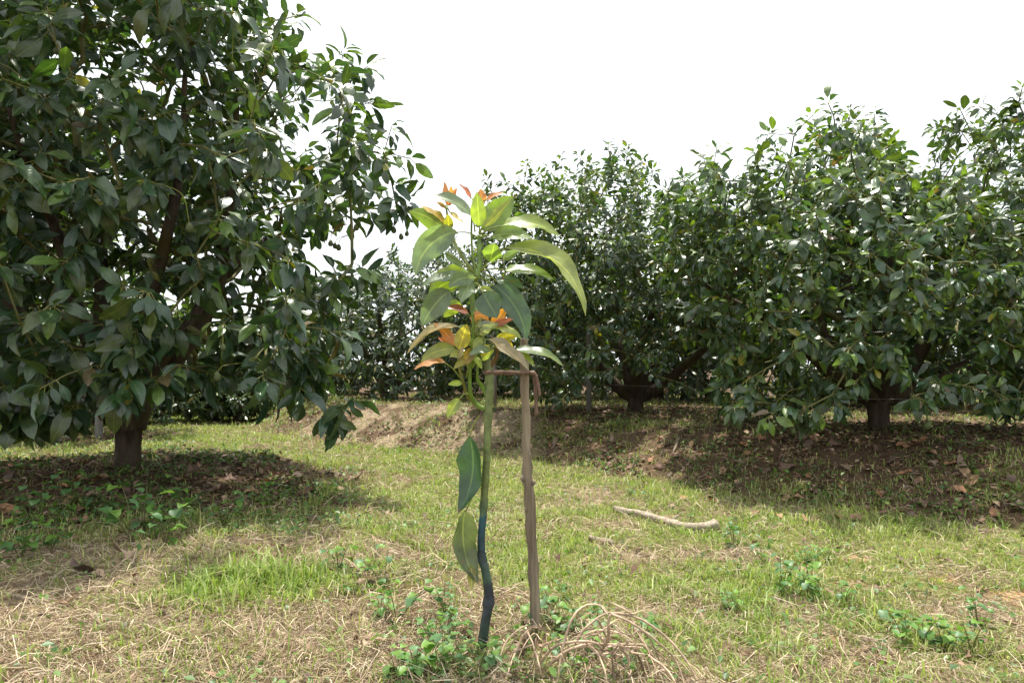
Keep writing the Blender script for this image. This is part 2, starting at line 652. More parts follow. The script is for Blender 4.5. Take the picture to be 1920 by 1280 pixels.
def cover(x, y):
    """how much living grass, dry straw and clay the ground carries (0..1 each)"""
    st = sd_terr(x, y)
    sb = sd_bank(x, y)
    n1 = fbm(x, y, 1.5, 41)
    n2 = fbm(x, y, 3.3, 51)
    n3 = fbm(x, y, .8, 61)
    under = crown_footprint(x, y)
    fore = sstep((st + .1) / .3) * sstep((4.0 - y) / .9)
    edge = np.exp(-(st / .16) ** 2)
    bankface = sstep((sb + .1) / .2) * sstep((1.2 - sb) / .3)
    lane = sstep((.12 - st) / .25) * sstep((.15 - sb) / .3)
    straw = .16 + .95 * fore * sstep((n2 - .38) / .25) + .35 * edge + .40 * lane * np.maximum(sstep((n1 - .54) / .12), .8 * sstep((n2 - .54) / .1))
    dryb = bankface * sstep((.6 - x) / .6) * sstep((11.0 - np.hypot(x, y)) / 1.5)
    straw += .85 * dryb * sstep((n2 - .3) / .2)
    grass = .32 + .78 * lane * (1 - .7 * sstep((n1 - .54) / .12)) * (1 - .4 * sstep((n2 - .52) / .12)) + .25 * sstep((n3 - .5) / .15)
    grass = grass - .08 * fore - .2 * dryb
    far = sstep((np.hypot(x, y) - 13) / 4)
    straw = straw * (1 - .8 * far)
    grass = grass + .3 * far
    tuft = np.exp(-(((x - TUFT[0]) / .42) ** 2 + ((y - TUFT[1]) / .2) ** 2))
    grass = grass + .9 * tuft
    straw = straw * (1 - .8 * tuft)
    grass = grass + .45 * sstep((st) / .2) * np.exp(-((y - 3.75) / .33) ** 2) * sstep((n1 - .38) / .2)
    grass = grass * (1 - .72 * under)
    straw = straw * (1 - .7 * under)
    mats = np.zeros(np.shape(x))
    for (hx, hy, r) in MATS:
        mats = np.maximum(mats, np.exp(-(((x - hx) / r) ** 2 + ((y - hy) / (r * .7)) ** 2)))
    mats = mats * sstep((n2 - .28) / .2)
    straw = straw + .75 * mats
    grass = grass * (1 - .7 * mats)
    plat = sstep((sb - 1.1) / .3)
    grass = grass * (1 - .5 * plat)
    clay = np.zeros(np.shape(x))
    for (px, py, r) in ((1590, 1095, .075), (1765, 1088, .09), (1905, 1122, .13), (1610, 1048, .07), (1500, 1040, .05), (1560, 1200, .05)):
        h = hit(px, py)
        clay = np.maximum(clay, np.exp(-(((x - h[0]) / r) ** 2 + ((y - h[1]) / (r * .8)) ** 2)))
    grass = grass * (1 - .8 * clay)
    straw = straw * (1 - .7 * clay)
    return np.clip(grass, 0, 1.2), np.clip(straw, 0, 1.2), clay, under, bankface


# ------------------------------------------------------------------ ground (one sheet to the horizon)
def axis(lo, hi, step, far):
    a = list(np.arange(lo, hi + 1e-6, step))
    s = step
    while a[-1] < far:
        s *= 1.16
        a.append(a[-1] + s)
    s = step
    while a[0] > -far:
        s *= 1.16
        a.insert(0, a[0] - s)
    return np.array(a)


gx = axis(-7, 7, .055, 420)
gy = axis(.6, 12, .055, 420)
X, Y = np.meshgrid(gx, gy)
Z = gz(X, Y)
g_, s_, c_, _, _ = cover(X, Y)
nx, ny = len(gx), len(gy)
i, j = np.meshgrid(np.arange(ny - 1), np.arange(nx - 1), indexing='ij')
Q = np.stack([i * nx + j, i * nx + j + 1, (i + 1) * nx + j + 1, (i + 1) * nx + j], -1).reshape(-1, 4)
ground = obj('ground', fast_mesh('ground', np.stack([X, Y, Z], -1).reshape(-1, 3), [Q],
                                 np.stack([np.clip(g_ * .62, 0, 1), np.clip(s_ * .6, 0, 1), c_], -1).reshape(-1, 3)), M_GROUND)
ground['kind'] = 'structure'
ground['label'] = 'orchard floor of soil, clay and dry thatch rising to a low bank'

# ------------------------------------------------------------------ leaf templates
PET = .2       # share of the length that is leaf stalk


def leaf_template(arch, fold, wave, twist, wid=.2, seed=0, shape=0):
    """returns verts, polys, uv, is_petiole; y runs 0..1 from stalk to tip"""
    r = np.random.default_rng(seed)
    ts = np.array([.0, .09, .26, .48, .70, .88, 1.0])
    ws = (np.array([0, .42, .86, 1.0, .80, .40, 0]) if shape == 0 else np.array([0, .30, .70, .98, .92, .52, 0]))
    nr = len(ts) - 2
    V, UV = [], []

    def cen(t):
        return np.array([twist * t * t * .15, PET + (1 - PET) * t * (1 - .25 * arch * arch * t), -arch * t * t * .5])
    V.append(cen(0)); UV.append((.5, 0))
    for k in range(1, nr + 1):
        c = cen(ts[k])
        hw = ws[k] * wid
        for s in (-1, 0, 1):
            dz = fold * hw * abs(s) + (wave * r.normal() * hw if s else 0)
            tw = twist * ts[k] * .6
            V.append(c + np.array([s * hw * math.cos(tw), 0, dz + s * hw * math.sin(tw)]))
            UV.append((.5 + .5 * s * max(ws[k], .3), ts[k]))
    V.append(cen(1)); UV.append((.5, 1))
    q = 3 * nr - 2
    tri = [(0, 2, 1), (0, 3, 2), (q, q + 1, q + 3), (q + 1, q + 2, q + 3)]
    quad = []
    for k in range(nr - 1):
        a = 1 + 3 * k
        quad += [(a, a + 1, a + 4, a + 3), (a + 1, a + 2, a + 5, a + 4)]
    pet = [0] * len(V)
    b = len(V)
    for (y, z) in ((0, .035), (PET + .03, -.003)):
        for q in range(3):
            a = q * 2.094
            V.append((.010 * math.cos(a), y, z + .010 * math.sin(a)))
            UV.append((.25, 0))
            pet.append(1)
    for q in range(3):
        q2 = (q + 1) % 3
        quad.append((b + q, b + q2, b + 3 + q2, b + 3 + q))
    return np.array(V, float), np.array(tri), np.array(quad), np.array(UV), np.array(pet, bool)


def leaf_template_lite(arch, wid=.22, seed=0):
    V = np.array([(0, 0, 0), (-wid * .85, .38, -.02 - arch * .1), (wid * .85, .38, .02 - arch * .1), (-wid * .8, .7, -arch * .28), (wid * .8, .7, -arch * .3), (0, 1, -arch * .5)], float)
    return V, np.array([(0, 2, 1), (3, 4, 5)]), np.array([(1, 2, 4, 3)]), np.array([(.5, 0), (0, .4), (1, .4), (0, .7), (1, .7), (.5, 1)]), np.zeros(6, bool)


TPL = [leaf_template(a, f, wv, tw, wd, sd, sh) for (a, f, wv, tw, wd, sd, sh) in
       ((.45, .25, .10, .3, .18, 1, 0), (.8, .12, .14, -.4, .17, 2, 1), (.25, .45, .12, .5, .155, 3, 0), (1.05, .2, .16, .6, .175, 4, 0),
        (.6, .08, .2, -.8, .195, 5, 1), (.35, .35, .18, -.3, .16, 6, 0), (.7, .6, .1, .2, .18, 7, 0), (.2, .15, .22, .9, .185, 8, 1), (.9, .4, .15, -1.0, .165, 9, 0))]
def leaf_template_mid(arch, fold, wave, twist, wid, seed, shape):
    r = np.random.default_rng(seed)
    ts = np.array([.0, .17, .42, .68, .88, 1.0])
    ws = (np.array([0, .66, 1.0, .84, .42, 0]) if shape == 0 else np.array([0, .5, .94, .96, .55, 0]))

    def cen(t):
        return np.array([twist * t * t * .15, PET + (1 - PET) * t * (1 - .25 * arch * arch * t), -arch * t * t * .5])
    V, UV = [cen(0)], [(.5, 0)]
    for k in range(1, 5):
        c = cen(ts[k])
        hw = ws[k] * wid
        for s in (-1, 0, 1):
            dz = fold * hw * abs(s) + (wave * r.normal() * hw if s else 0)
            tw = twist * ts[k] * .6
            V.append(c + np.array([s * hw * math.cos(tw), 0, dz + s * hw * math.sin(tw)]))
            UV.append((.5 + .5 * s * max(ws[k], .3), ts[k]))
    V.append(cen(1)); UV.append((.5, 1))
    tri = [(0, 2, 1), (0, 3, 2), (10, 11, 13), (11, 12, 13)]
    quad = []
    for k in range(3):
        a = 1 + 3 * k
        quad += [(a, a + 1, a + 4, a + 3), (a + 1, a + 2, a + 5, a + 4)]
    V += [(-.012, 0, .03), (.012, 0, .03), (.012, PET + .03, 0), (-.012, PET + .03, 0)]
    UV += [(.25, 0)] * 4
    quad.append((14, 15, 16, 17))
    return np.array(V, float), np.array(tri), np.array(quad), np.array(UV), np.array([0] * 14 + [1] * 4, bool)


LSPEC = ((.45, .25, .10, .3, .175, 1, 0), (.8, .12, .14, -.4, .165, 2, 1), (.25, .45, .12, .5, .15, 3, 0), (1.05, .2, .16, .6, .17, 4, 0),
         (.6, .08, .2, -.8, .185, 5, 1), (.35, .35, .18, -.3, .155, 6, 0), (.7, .6, .1, .2, .17, 7, 0), (.2, .15, .22, .9, .175, 8, 1), (.9, .4, .15, -1.0, .16, 9, 0))
TPL_MID = [leaf_template_mid(*q) for q in LSPEC]
TPL_LITE = [leaf_template_lite(.3, .17), leaf_template_lite(.8, .18), leaf_template_lite(.1, .14)]
PETCOL = np.array([.24, .25, .055])


def leaf_cloud(name, M, pos, scl, col, var, tpls):
    """one mesh out of many leaves; M (n,3,3) columns side,dir,normal"""
    Vs, Cs, UVs, P3, P4 = [], [], [], [], []
    off = 0
    for k, (tv, tri, quad, uv, pet) in enumerate(tpls):
        s = np.where(var == k)[0]
        if not len(s):
            continue
        n = len(tv)
        W = np.einsum('lij,vj->lvi', M[s], tv) * scl[s][:, None, None] + pos[s][:, None, :]
        c = np.repeat(col[s][:, None, :], n, 1)
        if pet.any():
            c[:, pet] = PETCOL
        base = off + np.arange(len(s))[:, None, None] * n
        P3.append((tri[None] + base).reshape(-1, 3))
        P4.append((quad[None] + base).reshape(-1, 4))
        Vs.append(W.reshape(-1, 3)); Cs.append(c.reshape(-1, 3)); UVs.append(np.tile(uv, (len(s), 1)))
        off += n * len(s)
    return fast_mesh(name, np.concatenate(Vs), [np.concatenate(P3), np.concatenate(P4)], np.concatenate(Cs), np.concatenate(UVs))


def unit(v):
    return v / (np.linalg.norm(v, axis=-1, keepdims=True) + 1e-9)


def inpoly(px, py, poly):
    c = np.zeros(len(px), bool)
    n = len(poly)
    for a in range(n):
        x1, y1 = poly[a]
        x2, y2 = poly[(a + 1) % n]
        cond = ((y1 > py) != (y2 > py)) & (px < (x2 - x1) * (py - y1) / (y2 - y1 + 1e-12) + x1)
        c ^= cond
    return c


def leaf_colors(n, r, new_growth, gain=1.0):
    """sunny 0..1 per leaf: share of paler new growth"""
    base = np.array([.047, .076, .024])
    c = base[None] * (0.75 + .6 * r.random((n, 1)))
    c[:, 0] *= .85 + .4 * r.random(n)
    c[:, 2] *= .8 + .7 * r.random(n)
    u = r.random(n)
    new = u < (.05 + .30 * new_growth)
    c[new] = np.array([.125, .175, .036])[None] * (.7 + .6 * r.random((new.sum(), 1)))
    blu = (u > .80) & ~new
    c[blu] = np.array([.042, .076, .040])[None] * (.75 + .6 * r.random((blu.sum(), 1)))
    yel = u > .994
    c[yel] = np.array([.30, .24, .03])[None] * (.7 + .5 * r.random((yel.sum(), 1)))
    brn = (u > .985) & ~yel
    c[brn] = np.array([.15, .09, .045])
    return c * gain


# ------------------------------------------------------------------ tree builder
def limb_path(start, az, inc, length, r, step=.16, up=.25, wob=.09):
    p = np.array(start, float)
    d = np.array([math.cos(az) * math.cos(inc), math.sin(az) * math.cos(inc), math.sin(inc)])
    out = [p.copy()]
    for k in range(int(length / step)):
        d = unit(d + np.array([0, 0, up * step]) + r.normal(0, wob, 3))
        p = p + d * step
        out.append(p.copy())
    return np.array(out)


def build_tree(label, base, seed, crown, rad, ntips, trunk, limbs, leaf_len=(.15, .24), nleaf=(7, 11), poly=None,
               min_z=None, extra_tips=(), spacing=.12, lite=False, singles=300, shell=.7, group=None, fruits=(), droop=(.25, .85),
               new_growth=.5, near_mat=True, name='avocado_tree', accept=None, fruit_auto=0, sprigs=55, gain=1.15):
    r = np.random.default_rng(seed)
    base = np.array(base, float)
    root = thing(name, label, 'tree', tuple(base), group)
    crown = np.array(crown, float)
    rad = np.array(rad, float)
    # --- trunk (height, radius) profile
    th = np.array(trunk, float)
    lean = r.normal(0, .02, 2)
    tp = np.stack([base[0] + lean[0] * th[:, 0], base[1] + lean[1] * th[:, 0], base[2] + th[:, 0]], -1)
    mb = MB()
    mb.tube(tp - base, th[:, 1], 18, (1, 1, 1), .10, seed)
    obj('trunk', mb.mesh('trunk'), M_BARK, root)
    fork = tp[-1] - np.array([0, 0, .06])
    nodes = [fork]
    par = [-1]
    # --- main limbs, each a part
    for (az, inc, ln, r0) in limbs:
        pts = limb_path(fork + np.array([math.cos(az), math.sin(az), 0]) * th[-1, 1] * .15 - np.array([0, 0, .14]), az, inc, ln, r)
        rr = np.linspace(min(r0, th[-1, 1] * .6), .016, len(pts))
        rr[0] = min(rr[0] * .55, th[-3, 1] * .5)
        m2 = MB()
        m2.tube(catmull(pts, 2) - base, np.interp(np.linspace(0, 1, len(pts) * 2 - 1), np.linspace(0, 1, len(pts)), rr), 10, (1, 1, 1), .12, seed + 3)
        obj('limb', m2.mesh('limb'), M_BARK, root)
        k0 = len(nodes)
        for q, p in enumerate(pts[2:]):
            nodes.append(p)
            par.append(k0 + q - 1 if q else 0)
    nlimb = len(nodes)
    # --- twig tips through the crown
    tips = []
    tries = 0
    need = ntips
    T = np.zeros((0, 3))
    if len(extra_tips):
        T = np.array(extra_tips, float)
    while need > 0 and tries < 60:
        tries += 1
        n = need * 3
        v = unit(r.normal(size=(n, 3)))
        u = r.random(n)
        rr = np.where(r.random(n) < shell, .72 + .28 * u ** .7, .3 + .42 * u)
        lump = .70 + .56 * fbm(v[:, 0] * 2 + v[:, 2], v[:, 1] * 2 - v[:, 2], 1.9, seed)
        sk = np.where(v[:, 2] < 0, 1 / np.sqrt(1 - .75 * v[:, 2] ** 2), 1)
        v = v * np.stack([sk, sk, np.ones(n)], -1)
        c = crown + v * rr[:, None] * rad * lump[:, None]
        ok = c[:, 2] > (base[2] + .35 if min_z is None else base[2] + min_z)
        if poly is not None:
            qx, qy, _ = proj(c)
            ok &= inpoly(qx, qy, poly)
        if accept is not None:
            ok &= r.random(n) < accept(c)
        c = c[ok]
        for p in c:
            if need <= 0:
                break
            if len(T) and np.min(np.sum((T - p) ** 2, 1)) < spacing ** 2:
                continue
            T = np.vstack([T, p])
            need -= 1
    # free-standing leafy shoots that break the outline
    if sprigs:
        vv = (T - crown) / rad
        rel = np.linalg.norm(vv, axis=1)
        cand = np.where((rel > .78) & (vv[:, 2] > -.1))[0]
        for q in r.choice(cand, min(sprigs, len(cand)), replace=False):
            dv = unit(unit(vv[q]) * .8 + np.array([0, 0, .9]) + r.normal(0, .25, 3))
            ln_ = r.uniform(.10, .30)
            m_ = int(max(1, round(ln_ / .13)))
            for k_ in range(1, m_ + 1):
                T = np.vstack([T, T[q] + dv * ln_ * k_ / m_ + r.normal(0, .015, 3)])
    order = np.argsort(np.linalg.norm(T - fork, axis=1))
    cap = nlimb + len(T) * 6
    NP = np.zeros((cap, 3))
    NP[:nlimb] = nodes
    PR = np.full(cap, -1)
    PR[:nlimb] = par
    n = nlimb
    tipnode = np.zeros(len(T), int)
    for ti in order:
        t = T[ti]
        dv = NP[:n] - t
        d = np.sqrt((dv ** 2).sum(1))
        out = np.linalg.norm(NP[:n] - fork, axis=1) / (np.linalg.norm(t - fork) + 1e-6)
        cost = d + np.where(out > .97, .6, 0) + np.where(NP[:n, 2] > t[2] + .25, .12, 0)
        a = int(np.argmin(cost))
        A = NP[a]
        D = np.linalg.norm(t - A)
        m = int(np.clip(D / .14, 1, 5))
        mid = (A + t) / 2 + r.normal(0, .06 * D, 3) + np.array([0, 0, -.08 * D if t[2] > crown[2] else .10 * D])
        prev = a
        for q in range(1, m + 1):
            s = q / m
            p = (1 - s) ** 2 * A + 2 * s * (1 - s) * mid + s * s * t
            NP[n] = p
            PR[n] = prev
            prev = n
            n += 1
        tipnode[ti] = prev
    NP = NP[:n]
    PR = PR[:n]
    load = np.zeros(n)
    load[tipnode] += 1
    for q in range(n - 1, 0, -1):
        if PR[q] >= 0:
            load[PR[q]] += load[q]
    nr = np.clip(.0034 * load ** .46, .0034, .05)
    e = np.arange(nlimb, n)
    A = NP[PR[e]]
    B = NP[e]
    ra = np.minimum(nr[PR[e]], nr[e] * 1.35)
    rb = nr[e]
    dr = unit(B - A)
    ref = np.where(np.abs(dr[:, 2:3]) > .9, np.array([[1., 0, 0]]), np.array([[0, 0, 1.]]))
    e1 = unit(np.cross(dr, ref))
    e2 = np.cross(dr, e1)
    sd = 3 if lite else 5
    an = np.arange(sd) * 2 * PI / sd
    ring = np.cos(an)[None, :, None] * e1[:, None] + np.sin(an)[None, :, None] * e2[:, None]
    V = np.concatenate([A[:, None] + ring * ra[:, None, None], B[:, None] + ring * rb[:, None, None]], 1).reshape(-1, 3) - base
    q0 = np.arange(len(e))[:, None] * 2 * sd
    qq = np.stack([q0 + np.arange(sd), q0 + (np.arange(sd) + 1) % sd, q0 + sd + (np.arange(sd) + 1) % sd, q0 + sd + np.arange(sd)], -1).reshape(-1, 4)
    tw = obj('branches', fast_mesh('branches', V, [qq]), M_TWIG, root)
    tw['kind'] = 'stuff'
    # --- whorls of leaves
    cnt = r.integers(nleaf[0], nleaf[1] + 1, len(T))
    tid = np.repeat(np.arange(len(T)), cnt)
    k = np.concatenate([np.arange(c) for c in cnt])
    frac = k / cnt[tid]
    ax = unit(NP[tipnode] - NP[PR[tipnode]])
    outv = unit((T - crown) / rad)
    ax = unit(ax * .6 + outv * .55 + np.array([0, 0, .25]) + r.normal(0, .2, (len(T), 3)))
    a = ax[tid]
    ref = np.where(np.abs(a[:, 2:3]) > .9, np.array([[1., 0, 0]]), np.array([[0, 0, 1.]]))
    e1 = unit(np.cross(a, ref))
    e2 = np.cross(a, e1)
    az = k * 2.4 + r.random(len(T))[tid] * 6.28 + r.normal(0, .3, len(k))
    th_ = R(28) + R(62) * frac + r.normal(0, R(9), len(k))
    d = np.cos(th_)[:, None] * a + np.sin(th_)[:, None] * (np.cos(az)[:, None] * e1 + np.sin(az)[:, None] * e2)
    hrel = np.clip((T[tid][:, 2] - (crown[2] - rad[2])) / (2 * rad[2]), 0, 1)
    g = droop[1] + (droop[0] - droop[1]) * hrel
    d[:, 2] -= g * (.45 + .8 * r.random(len(k)))
    d = unit(d)
    n0 = np.array([0, 0, .85]) + outv[tid] * .35 + r.normal(0, .42, (len(k), 3))
    nn = unit(n0 - d * (n0 * d).sum(1)[:, None])
    sd_ = np.cross(d, nn)
    M = np.stack([sd_, d, nn], -1)
    ll = r.uniform(*leaf_len, len(k)) * (1.08 - .25 * (1 - frac) * r.random(len(k)))
    off = frac * .11 + .0
    pos = NP[tipnode][tid] - unit(NP[tipnode] - NP[PR[tipnode]])[tid] * off[:, None]
    cols = leaf_colors(len(k), r, new_growth * (.3 + .7 * hrel) * np.clip(1.35 - frac, 0, 1), gain)
    tpls = TPL_LITE if lite else TPL
    var = r.integers(0, len(tpls), len(k))
    # keep leaves clear of the ground
    low = pos + d * ll[:, None]
    keep = low[:, 2] > gz(low[:, 0], low[:, 1]) + .03
    M, pos, ll, cols, var = M[keep], pos[keep], ll[keep], cols[keep], var[keep]
    # --- the largest in view become leaves of their own
    qx, qy, dep = proj(pos)
    score = ll / dep * ((qx > -40) & (qx < 1960) & (qy > -40) & (qy < 1320))
    single = np.argsort(-score)[:singles] if singles else np.zeros(0, int)
    mask = np.ones(len(ll), bool)
    mask[single] = False
    fm = leaf_cloud('foliage', M[mask], pos[mask] - base, ll[mask], cols[mask], var[mask], TPL_LITE if lite else TPL_MID)
    fo = obj('foliage', fm, M_LEAF if (near_mat and not lite) else M_LEAF_FAR, root)
    fo['kind'] = 'stuff'
    if len(single):
        # leaf meshes shared by shape and tint
        pal = leaf_colors(14, r, np.full(14, new_growth * .6), gain)
        pal[:7] = leaf_colors(7, r, np.zeros(7), gain).clip(0, .10)
        cache = {}
        for s in single:
            pi = int(np.argmin(((pal - cols[s]) ** 2).sum(1))) if r.random() < .5 else int(r.integers(0, 7))
            key = (int(var[s]), pi)
            if key not in cache:
                tv, tri, quad, uv, pet = tpls[key[0]]
                c = np.repeat(pal[pi][None], len(tv), 0)
                c[pet] = PETCOL
                cache[key] = fast_mesh('leaf', tv, [tri, quad], c, uv)
                cache[key].materials.append(M_LEAF)
            o = bpy.data.objects.new('leaf', cache[key])
            COL.objects.link(o)
            o.parent = root
            mt = Matrix(((M[s] * ll[s]).tolist())).to_4x4()
            mt.translation = Vector((pos[s] - base).tolist())
            o.matrix_basis = mt
    # --- fruit on long stalks: hung from the nearest twig
    fr = [np.array(f, float) for f in fruits]
    if fruit_auto:
        vis = np.argsort(-(1 / proj(T)[2]) + r.random(len(T)) * .02)[:fruit_auto * 3]
        for q in r.choice(vis, fruit_auto, replace=False):
            fr.append(T[q] + np.array([r.normal(0, .04), -.05 + r.normal(0, .03), -.12 - .08 * r.random()]))
    for f in fr:
        dd = np.linalg.norm(NP[nlimb:] - (f + np.array([0, 0, .12])), axis=1) + np.where(NP[nlimb:, 2] < f[2] + .05, 5, 0)
        h = NP[nlimb + int(np.argmin(dd))]
        s = .8 + .5 * r.random()
        fo = bpy.data.objects.new('fruit', FRUIT)
        COL.objects.link(fo)
        fo.parent = root
        fo.location = tuple(f - base)
        fo.scale = (s,) * 3
        fo.rotation_euler = (r.normal(0, .12), r.normal(0, .12), r.random() * 6)
        topp = f + np.array([0, 0, .018 * s])
        midp = np.array([f[0] * .8 + h[0] * .2, f[1] * .8 + h[1] * .2, h[2] * .75 + f[2] * .25])
        V, Q, caps = tube_arrays(catmull([h, midp, topp], 5) - f, .0024, 5)
        st = obj('stalk', fast_mesh('stalk', V, [Q] + caps, np.repeat(PETCOL[None], len(V), 0)), M_WEED)
        st.parent = fo
        st.matrix_basis = (Matrix.LocRotScale(None, fo.rotation_euler, fo.scale)).inverted()
    return root


def make_fruit():
    prof = [(0, .022), (.006, .021), (.011, .016), (.016, .006), (.0195, -.006), (.019, -.016), (.013, -.025), (.005, -.029), (0, -.03)]
    V, n = [], 10
    for r_, z in prof:
        for q in range(n):
            V.append((max(r_, .0004) * math.cos(q * 2 * PI / n), max(r_, .0004) * math.sin(q * 2 * PI / n), z))
    m = len(prof)
    i, j = np.meshgrid(np.arange(m - 1), np.arange(n), indexing='ij')
    Q = np.stack([i * n + (j + 1) % n, i * n + j, (i + 1) * n + j, (i + 1) * n + (j + 1) % n], -1).reshape(-1, 4)
    me = fast_mesh('fruit', V, [Q])
    me.materials.append(M_FRUIT)
    return me


FRUIT = make_fruit()


def tree_base(k, sink=.05):
    x, y = TREES[k]
    return (x, y, float(gz(x, y)) - sink)


# left tree ---------------------------------------------------------------
polyA = [(-900, -900), (420, -900), (500, -60), (510, 10), (525, 60), (560, 105), (640, 120), (640, 190), (695, 235), (720, 300), (685, 345), (715, 385), (640, 400), (590, 440), (592, 480), (662, 505), (622, 560), (612, 640), (627, 700), (612, 770), (572, 800), (520, 745), (430, 720), (330, 690), (250, 660), (190, 720), (110, 780), (0, 790), (-150, 820), (-900, 900)]
xa = [P(x, y, d) for (x, y, d) in ((640, 95, 5.0), (690, 125, 5.1), (650, 150, 5.0), (735, 235, 5.2), (700, 190, 5.0), (770, 298, 5.2), (720, 285, 5.1), (760, 375, 5.15),
                                   (735, 345, 5.1), (745, 395, 5.2), (690, 390, 5.1), (690, 505, 4.9), (660, 495, 4.8), (645, 640, 4.6), (660, 745, 4.5), (625, 790, 4.5), (640, 770, 4.6), (560, 30, 4.6),
                                   (560, 745, 4.4), (70, 800, 4.2), (20, 770, 4.0), (150, 760, 4.1), (230, 735, 4.0))]
ra_ = np.random.default_rng(77)
xa += [P(ra_.uniform(-60, 300), ra_.uniform(590, 765), ra_.uniform(3.75, 4.6)) for _ in range(46)]
xa += [P(ra_.uniform(300, 640), ra_.uniform(540, 715), ra_.uniform(4.0, 4.9)) for _ in range(34)]
fa = [P(x, y, d) for (x, y, d) in ((752, 443, 5.18), (738, 430, 5.2), (763, 437, 5.22), (668, 425, 5.0), (620, 455, 4.9), (628, 460, 4.92), (635, 463, 4.9), (125, 230, 3.9), (105, 95, 3.9),
                                   (120, 32, 3.9), (355, 425, 3.8), (418, 650, 4.0), (407, 705, 4.0), (285, 720, 3.9), (435, 125, 4.0), (690, 300, 5.0))]
build_tree('large dark green avocado tree on the left with a graft ring round its trunk', tree_base('left'), 11,
           (-2.95, 5.25, 2.85), (2.45, 2.0, 2.6), 1180,
           [(0, .12), (.05, .102), (.12, .094), (.22, .09), (.345, .091), (.355, .115), (.37, .118), (.45, .132), (.55, .16), (.66, .2), (.74, .20)],
           [(R(10), R(50), 2.6, .085), (R(75), R(62), 2.9, .08), (R(150), R(52), 2.6, .085), (R(-80), R(68), 2.6, .075), (R(-140), R(55), 2.3, .07), (R(-25), R(32), 2.0, .055), (R(200), R(30), 2.0, .055)],
           leaf_len=(.12, .25), nleaf=(8, 13), poly=polyA, extra_tips=xa, spacing=.12, fruits=fa, new_growth=.6, sprigs=34, gain=np.array([.78, .98, .92]),
           accept=lambda c: np.where(c[:, 0] + .45 * c[:, 2] > .25, .6, 1.0))

# right row ---------------------------------------------------------------
polyC = [(1270, 372), (1330, 322), (1410, 342), (1430, 287), (1500, 282), (1525, 247), (1590, 237), (1670, 257), (1700, 302), (1740, 372), (1800, 342), (1960, 442), (1960, 790), (1800, 780), (1700, 720), (1640, 690), (1560, 740), (1500, 810), (1400, 780), (1340, 760), (1350, 640), (1250, 560), (1210, 480), (1260, 442)]
xc = [P(x, y, d) for (x, y, d) in ((1590, 205, 5.9), (1525, 215, 5.8), (1640, 215, 6.0), (1440, 250, 5.8), (1345, 275, 5.8), (1490, 250, 5.9), (1520, 790, 4.9), (1500, 770, 4.9), (1470, 760, 4.9), (1730, 750, 4.6),
                                   (1745, 715, 4.7), (1370, 770, 5.1), (1400, 750, 5.1), (1390, 720, 5.2), (1560, 740, 4.9), (1430, 790, 4.9), (1850, 640, 4.7), (1880, 700, 4.7), (1600, 722, 4.8), (1690, 700, 4.75), (1590, 690, 4.9), (1712, 742, 4.7), (1620, 700, 4.85), (1760, 730, 4.7), (1580, 765, 4.8))]
build_tree('broad avocado tree with stout forked trunk, second from the right edge', tree_base('right'), 23, (3.15, 6.15, 2.05), (2.0, 1.75, 1.75), 1150,
           [(0, .125), (.05, .10), (.18, .092), (.30, .105), (.42, .145), (.5, .17)],
           [(R(5), R(40), 2.0, .09), (R(80), R(55), 2.2, .09), (R(170), R(35), 2.1, .095), (R(-95), R(55), 2.0, .085), (R(-30), R(30), 1.7, .07), (R(130), R(60), 2.3, .07), (R(220), R(22), 1.6, .05)],
           leaf_len=(.09, .175), nleaf=(9, 14), poly=polyC, extra_tips=xc, spacing=.1, min_z=.25, new_growth=1.25, fruit_auto=22, gain=np.array([.98, 1.14, 1.05]))

polyB = [(900, 420), (925, 379), (1000, 354), (1050, 334), (1090, 309), (1150, 296), (1215, 324), (1240, 364), (1330, 364), (1400, 420), (1400, 700), (1330, 640), (1250, 660), (1180, 700), (1100, 720), (1060, 770), (1000, 770), (930, 700), (890, 560)]
xb = [P(x, y, d) for (x, y, d) in ((1140, 270, 8.6), (1165, 280, 8.7), (1050, 298, 8.5), (1010, 325, 8.5), (1030, 315, 8.6), (965, 350, 8.5), (1100, 300, 8.6), (1085, 290, 8.5), (1225, 320, 8.6), (925, 370, 8.5), (950, 365, 8.3), (1280, 330, 8.4), (1310, 345, 8.3), (1200, 300, 8.7), (945, 340, 8.5), (985, 330, 8.4), (1120, 610, 7.4), (1095, 650, 7.4), (1080, 690, 7.5), (1120, 660, 7.4), (1140, 700, 7.4), (1230, 705, 7.4), (1270, 715, 7.3), (1245, 680, 7.4), (1160, 680, 7.3), (1300, 730, 7.2))]
build_tree('dense avocado tree on the bank behind the wooden stake', tree_base('mid'), 31, (1.5, 8.9, 2.15), (2.4, 1.9, 2.05), 1250,
           [(0, .14), (.06, .115), (.2, .10), (.32, .112), (.4, .145)],
           [(R(-15), R(28), 2.0, .10), (R(70), R(55), 2.2, .09), (R(170), R(40), 2.0, .085), (R(-100), R(60), 2.0, .08), (R(120), R(60), 2.3, .07), (R(30), R(60), 2.2, .08)],
           leaf_len=(.09, .17), nleaf=(9, 14), poly=polyB, extra_tips=xb, spacing=.1, min_z=.25, new_growth=1.0, fruit_auto=10, gain=np.array([.86, 1.0, .95]))

